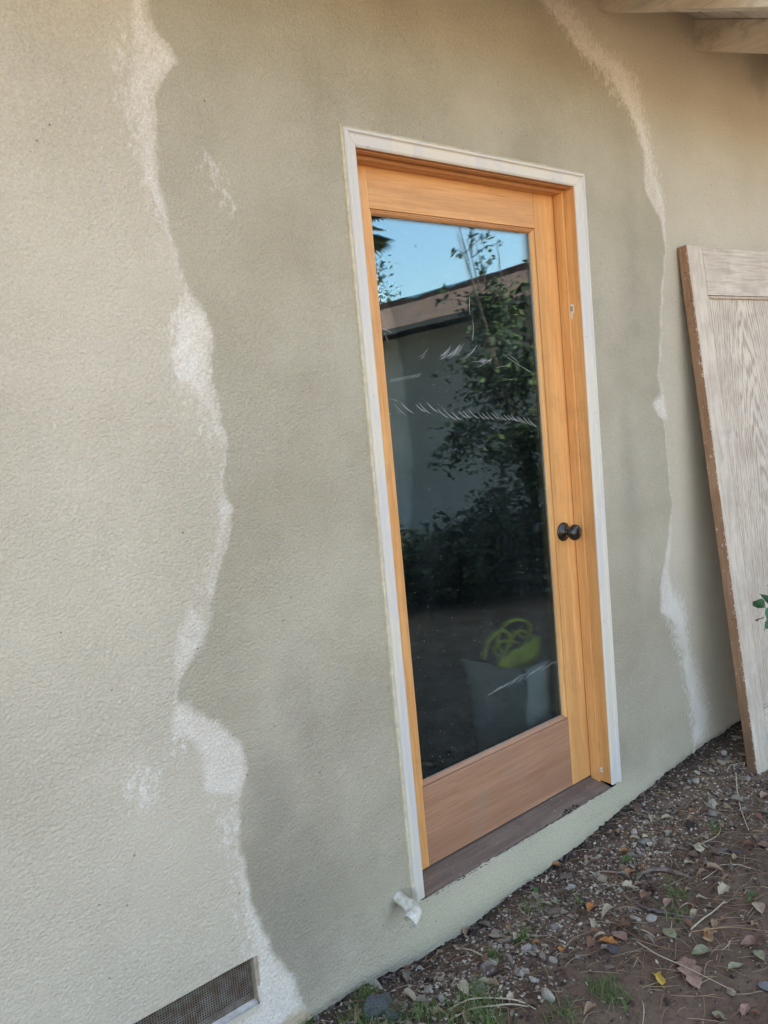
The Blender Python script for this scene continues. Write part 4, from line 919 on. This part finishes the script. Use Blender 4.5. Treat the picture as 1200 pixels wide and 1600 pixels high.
# --- small leaves and scraps: individual things
lf = [leaf_mesh('leaf_scrap', 1, [.45,.6,.3,.75,.5,.4][i], ['lance','oval','lance','oak','block','oval'][i], [.9,.5,1.1,.6,.7,1.2][i], .9, 60+i, 10, 6) for i in range(6)]
LFC = [('dark brown',(.15,.095,.07)),('tan',(.38,.26,.17)),('russet',(.26,.13,.085)),('greyish',(.26,.22,.18)),('rust orange',(.40,.19,.08)),('pale straw',(.48,.41,.29)),('green',(.10,.16,.06))]
LFW = [3,4,3,3,1,3,1]; lfm = []
for cn, cc in LFC:
    lm = mat_simple('scrap_'+cn.replace(' ', '_'), cc, tuple(x*.65 for x in cc), 70, .8, .0008)
    for m_ in lf: m2_ = m_.copy(); m2_.name = 'leaf_scrap'; m2_.materials.append(lm); lfm.append((m2_, cn))
random.seed(23); cnt = 0
while cnt < 300:
    x = random.uniform(-.35, 1.9); y = random.uniform(-.9, -.03)
    d = math.exp(-((y+.27+.18*(x-.6))/.20)**2)*.7+.10+.6*math.exp(-((x-.6)/.35)**2-((y+.56)/.15)**2)
    if random.random() > d: continue
    s = random.uniform(.012, .050)
    lme, lcn = lfm[random.choices(range(7), LFW)[0]*6+random.randrange(6)]
    place('leaf_scrap', lme, None, (x, y, gz(x, y)), s, random.uniform(0,6.28), (random.uniform(-.5,.5), random.uniform(-.5,.5)), ('tiny ' if s < .020 else 'small ' if s < .032 else 'medium sized ' if s < .042 else 'large ')+lcn+' leaf scrap '+zone(x, y).replace('among the leaves', 'in litter'), 'leaf scrap', 'dry leaf scraps in the litter', s*.12+.002); cnt += 1
# --- twigs: individual things
random.seed(24)
def gtube(mb, x, y, L, r, a, bend, lift, n=5, seg=6):
    pts = []
    for i in range(seg+1):
        t = i/seg-.5; aa = a+bend*t; px_ = x+math.cos(a)*L*t-math.sin(a)*bend*L*t*t; py_ = y+math.sin(a)*L*t+math.cos(a)*bend*L*t*t
        pts.append((px_, min(py_, -.004), gz(px_, min(py_, -.004))+r+lift*(1-4*t*t)+.0015))
    mb.tube(pts, [r*(.6+.4*math.sin(math.pi*(i+.5)/(seg+1))) for i in range(seg+1)], n)
cnt = 0
while cnt < 120:
    x = random.uniform(-.3, 1.9); y = random.uniform(-.85, -.04)
    if random.random() > .35+.6*math.exp(-((y+.35)/.2)**2)*(x > .3): continue
    tl_ = random.uniform(.03,.10); tm_, tn_ = random.choice([(TWIG,'dark brown'),(TWIG,'dark brown'),(STRAW,'straw coloured')]); mb = MB(); gtube(mb, x, y, tl_, random.uniform(.0007,.0016), random.uniform(0,6.28), random.gauss(0,.3), random.uniform(0,.01))
    tag(mb.build('twig', tm_, None, smooth=True), ('short ' if tl_ < .055 else 'long ' if tl_ > .08 else '')+'thin '+tn_+' twig '+zone(x, y), 'twig', 'short loose twigs'); cnt += 1
# --- dry needles and grass
nd = MB(); random.seed(25)
for k in range(4200):
    x = random.uniform(-.4, 2.0); y = random.uniform(-.95, -.02)
    d = .30*math.exp(-((y+.30+.16*(x-.6))/.20)**2)+.07+(.5*math.exp(-((x-1.3)/.4)**2-((y+.28)/.14)**2))+.3*math.exp(-((x-.65)/.4)**2-((y+.55)/.16)**2)
    if random.random() > d*1.6: continue
    gtube(nd, x, y, random.uniform(.03,.11), random.uniform(.0005,.0010), random.gauss(-.6,.8), random.gauss(0,.22), random.uniform(0,.010), 3, 4)
tag(nd.build('dry_needles', mat_island('needles', [(.22,.13,.08),(.30,.20,.12),(.36,.28,.19),(.16,.10,.07),(.26,.15,.08)])), 'thin dry brown needles and grass stalks matted over the litter', 'needles', kind='stuff')
gs = MB(); random.seed(26)
tufts = [(578,1560,60,.022),(560,1598,50,.03),(620,1598,45,.03),(745,1560,40,.03),(720,1590,55,.04),(760,1598,50,.04),(770,1500,24,.02),(830,1425,22,.025),(960,1560,34,.03),(935,1545,24,.02),(1052,1432,26,.03),(815,1470,24,.02),(1120,1300,16,.012),(880,1590,26,.04),(1060,1400,22,.03),(905,1415,8,.01),(660,1590,34,.03),(400,1600,20,.02),(480,1598,24,.02)]
for (u, v, n, sp_) in tufts:
    c = gp(u, v)
    for k in range(int(n*2.2)):
        x = c.x+random.gauss(0, sp_*.7); y = min(-.008, c.y+random.gauss(0, sp_*.7)); a = random.uniform(0,6.28); L = random.uniform(.015,.055); w_ = random.uniform(.0008,.0019)
        ln = random.uniform(.3,1.3); z0 = gz(x, y); pts = []
        for i in range(5):
            t = i/4; q = Vector((x+math.cos(a)*L*ln*t*t, min(-.003, y+math.sin(a)*L*ln*t*t), z0+L*t*(1-.35*t*ln))); ww = w_*(1-t*.9); s = Vector((-math.sin(a), math.cos(a), 0))*ww
            pts += [q-s, q+s]
        gs.add(pts, [(2*i, 2*i+1, 2*i+3, 2*i+2) for i in range(4)])
tag(gs.build('grass', mat_island('grass_blades', [(.08,.14,.04),(.11,.18,.06),(.07,.12,.045),(.17,.20,.09),(.10,.17,.05)])), 'short green grass sprouting between the stones', 'grass', kind='stuff')

# ------------------------------------------------------------------ seedling in front of the old door
seed_ = empty('leafy_seedling', (1.74,-.52,-.12), 'dark green leafy sprig reaching in front of the old door at the right edge', 'plant')
so_ = Vector(seed_.location); tip = at_y(1196, 960, -.36)
st = MB(); path = smooth_path([so_, Vector((1.76,-.50,.15)), Vector((1.70,-.43,.40)), Vector((tip.x+.05,-.385,tip.z-.02)), tip], 6)
st.tube([p-so_ for p in path], [.004-.0025*i/len(path) for i in range(len(path))], 7)
st.build('stem', mat_simple('green_stem', (.10,.14,.06), None, 40), seed_, smooth=True)
GLF = mat_simple('dark_green_leaf', (.05,.15,.075), (.03,.09,.045), 60, .45, .001, .5)
for (u, v, L, yw, pit, rl) in [(1186,944,.050,115,.15,.9),(1188,968,.045,100,-.5,.6),(1199,938,.045,60,.5,.8),(1203,958,.05,-60,.1,.7),(1206,975,.045,-100,-.2,.5),(1212,925,.05,30,.3,.7)]:
    c = at_y(u, v, -.37); me = leaf_mesh('leaf', L, L*.52, 'oval', .22, .2, int(u), 12, 6); o = link('leaf', me, GLF, seed_); o.location = c-so_; o.rotation_euler = (R_(35)+pit, rl*.9, R_(yw)); o.scale = (1.45,)*3

# ------------------------------------------------------------------ what the glass mirrors: the yard opposite
nh = empty('neighbouring_house', (0,0,0), 'low house wing with red brown shingle roof mirrored in the door glass', 'house')
MB().box(5.75, 12, -13.2, -2.2, -.3, 2.52).build('wall', NWALL, nh)
nr = MB(); ex0, rz0, ex1, rz1 = 5.20, 2.50, 8.70, 3.57
nr.add([(ex0,-13.6,rz0),(ex1,-13.6,rz1),(ex1,-1.9,rz1),(ex0,-1.9,rz0),(ex0,-13.6,rz0+.05),(ex1,-13.6,rz1+.05),(ex1,-1.9,rz1+.05),(ex0,-1.9,rz0+.05)], [(0,3,2,1),(4,5,6,7),(0,1,5,4),(1,2,6,5),(2,3,7,6),(3,0,4,7)])
nr.add([(ex1,-13.6,rz1),(12.3,-13.6,2.5),(12.3,-1.9,2.5),(ex1,-1.9,rz1),(ex1,-13.6,rz1+.05),(12.3,-13.6,2.55),(12.3,-1.9,2.55),(ex1,-1.9,rz1+.05)], [(0,3,2,1),(4,5,6,7),(0,1,5,4),(1,2,6,5),(2,3,7,6),(3,0,4,7)])
nr.box(8.55,8.85,-13.6,-1.9,3.56,3.68)
nrf = nr.build('roof', SHING, nh)
MB().box(5.16, 5.195, -13.6, -1.9, 2.49, 2.55).build('fascia', mat_simple('dark_fascia', (.16,.13,.115), None, 10), nrf)
FOL = mat_island('shrub_leaves', [(.022,.036,.016),(.030,.050,.020),(.018,.030,.014),(.055,.085,.026),(.026,.042,.02)], .6)
TRK = mat_simple('bark', (.12,.09,.07), (.08,.06,.05), 20, .9, .01)
def foliage(mb, c, r, n, ls, rn, clumps=26):
    cl = []
    for _ in range(clumps):
        d = Vector((rn.gauss(0,1), rn.gauss(0,1), rn.gauss(0,1))).normalized()*rn.uniform(.35,1.0); cl.append((Vector((c[0]+d.x*r[0], c[1]+d.y*r[1], c[2]+d.z*r[2])), rn.uniform(.16,.34)))
    for _ in range(n):
        cc, cr_ = rn.choice(cl); p = cc+Vector((rn.gauss(0,1)*r[0], rn.gauss(0,1)*r[1], rn.gauss(0,1)*r[2]*.7))*cr_*.6
        if p.z < -.05: continue
        a = Vector((rn.gauss(0,1), rn.gauss(0,1), rn.gauss(0,.6)-.3)).normalized(); b = a.orthogonal().normalized(); b.rotate(Matrix.Rotation(rn.uniform(0,6.28), 3, a)); L = ls*rn.uniform(.6,1.3)
        mb.add([p, p+a*L*.5+b*L*.24, p+a*L, p+a*L*.5-b*L*.24], [(0,1,2,3)])
def shrub(name, base, parts, n, ls, seed, label, cat='tree', group=None, limbs=6, H=2.4, spread=.6):
    rn = random.Random(seed); t = empty(name, base, label, cat, group); b0 = Vector(base); cm = MB(); tm = MB()
    for (c, r, k) in parts: foliage(cm, Vector(c)-b0, r, int(n*k), ls, rn)
    for i in range(limbs):
        a = rn.uniform(0,6.28); q = [Vector((0,0,0)), Vector((math.cos(a)*spread*.2, math.sin(a)*spread*.2, H*.35)), Vector((math.cos(a)*spread*.6, math.sin(a)*spread*.6, H*.7)), Vector((math.cos(a)*spread, math.sin(a)*spread, H*rn.uniform(.95,1.15)))]
        sp2 = smooth_path(q, 4); tm.tube(sp2, [.017*(1-.85*j/len(sp2)) for j in range(len(sp2))], 6)
        for j in range(6):
            s0 = sp2[rn.randrange(6, len(sp2))]; d = Vector((rn.gauss(0,1), rn.gauss(0,1), rn.uniform(.2,1.4))).normalized()*rn.uniform(.2,.5); tm.tube([s0, s0+d*.5+Vector((0,0,.03)), s0+d], [.005,.0035,.0015], 4)
            for _ in range(7):
                p = s0+d*rn.uniform(.35,1.05); aa = Vector((rn.gauss(0,1), rn.gauss(0,1), rn.gauss(0,1))).normalized(); bb = aa.orthogonal().normalized(); L = ls*rn.uniform(.7,1.3); cm.add([p, p+aa*L*.5+bb*L*.24, p+aa*L, p+aa*L*.5-bb*L*.24], [(0,1,2,3)])
    tm.build('trunk', TRK, t, smooth=True); cm.build('crown', FOL, t); return t
M0 = Vector((CAM[0], -CAM[1], CAM[2]))
def mirror_pt(u, v, dist):     # point in the yard seen in the door glass
    d = Vector(ray(u, v)); d.y = -d.y; h = math.hypot(d.x, d.y); return M0+d/h*dist
c = mirror_pt(850, 700, 6.2)
shrub('tall_shrub', (c.x+.15, c.y, -.13), [((c.x+.1, c.y, 1.95), (.55,.6,.6), .35), ((c.x+.05, c.y, 1.15), (.62,.65,.5), .35), ((c.x+.15, c.y, .45), (.55,.6,.5), .3), ((c.x+.75, c.y+.35, 1.3), (.5,.5,1.1), .5)], 9000, .062, 3, 'tall dark green shrub mirrored in the right half of the door glass', 'shrub', H=2.9)
# palm and far tree
def palm(base, H, label, seed=2):
    rn = random.Random(seed); t = empty('palm_tree', base, label, 'tree'); MB().tube([(0,0,0),(.05,.05,H*.5),(0,0,H)], [.22,.17,.16], 12).build('trunk', TRK, t, smooth=True)
    cr_ = MB()
    for i in range(34):
        a = rn.uniform(0,6.28); el = rn.uniform(-.5,1.2); L = rn.uniform(1.3,1.9); d = Vector((math.cos(a)*math.cos(el), math.sin(a)*math.cos(el), math.sin(el))); p1 = Vector((0,0,H))+d*L*.55; side_ = d.cross(Vector((0,0,1))).normalized()
        cr_.tube([(0,0,H), p1], .015, 4)
        for k in range(17):
            th = (k-8)/8*1.15; dd = (d*math.cos(th)+side_*math.sin(th)).normalized(); e_ = p1+dd*L*.5-Vector((0,0,.12*L)); n_ = side_*math.cos(th)-d*math.sin(th)
            cr_.add([p1-n_*.03, p1+n_*.03, e_*.5+p1*.5+n_*.045+Vector((0,0,.06)), e_, e_*.5+p1*.5-n_*.045+Vector((0,0,.06))], [(0,1,2,3,4)])
    cr_.build('crown', FOL, t); return t
p = mirror_pt(548, 345, 19); palm((p.x, p.y, -.13), p.z+.13, 'fan palm whose fronds are mirrored in the top left corner of the door glass')
p = mirror_pt(530, 440, 24); shrub('far_tree', (p.x, p.y, -.13), [((p.x, p.y, p.z), (1.9,1.9,1.8), 1.0)], 1500, .16, 9, 'airy far tree mirrored at the left edge of the door glass', 'tree', H=p.z+.5, spread=1.2)
for i_, (u_, d_, s_, lb) in enumerate([(615,6.3,.85,'low dark bush mirrored at the left side of the door glass below the house wing'),(665,6.0,.75,'low dark bush mirrored left of centre in the door glass'),(715,6.4,.9,'low dark bush mirrored in the glass just left of the tall shrub'),(760,6.1,.8,'low dark bush mirrored in the glass under the tall shrub'),(830,6.9,.9,'low dark bush mirrored behind the tall shrub'),(890,6.6,.9,'low dark bush mirrored at the right edge of the door glass')]):
    q_ = mirror_pt(u_, 850, d_); shrub('low_bush', (q_.x, q_.y, -.13), [((q_.x, q_.y, .12), (.55*s_,.5*s_,.34*s_), 1.0)], 2600, .07, 40+i_, lb, 'bush', 'low bushes across the yard', 5, .5*s_, .35)
wire_a = mirror_pt(560, 464, 17); wire_b = mirror_pt(900, 455, 17)
wr_ = MB(); wr_.tube([wire_a+(wire_b-wire_a)*t+Vector((0,0,-.25*math.sin(math.pi*t))) for t in [i/14 for i in range(15)]], .012, 5)
tag(wr_.build('overhead_wire', mat_simple('wire_black', (.02,.02,.02), None, 5), None), 'thin overhead wire mirrored in the upper glass', 'wire')
bpy.context.view_layer.update()
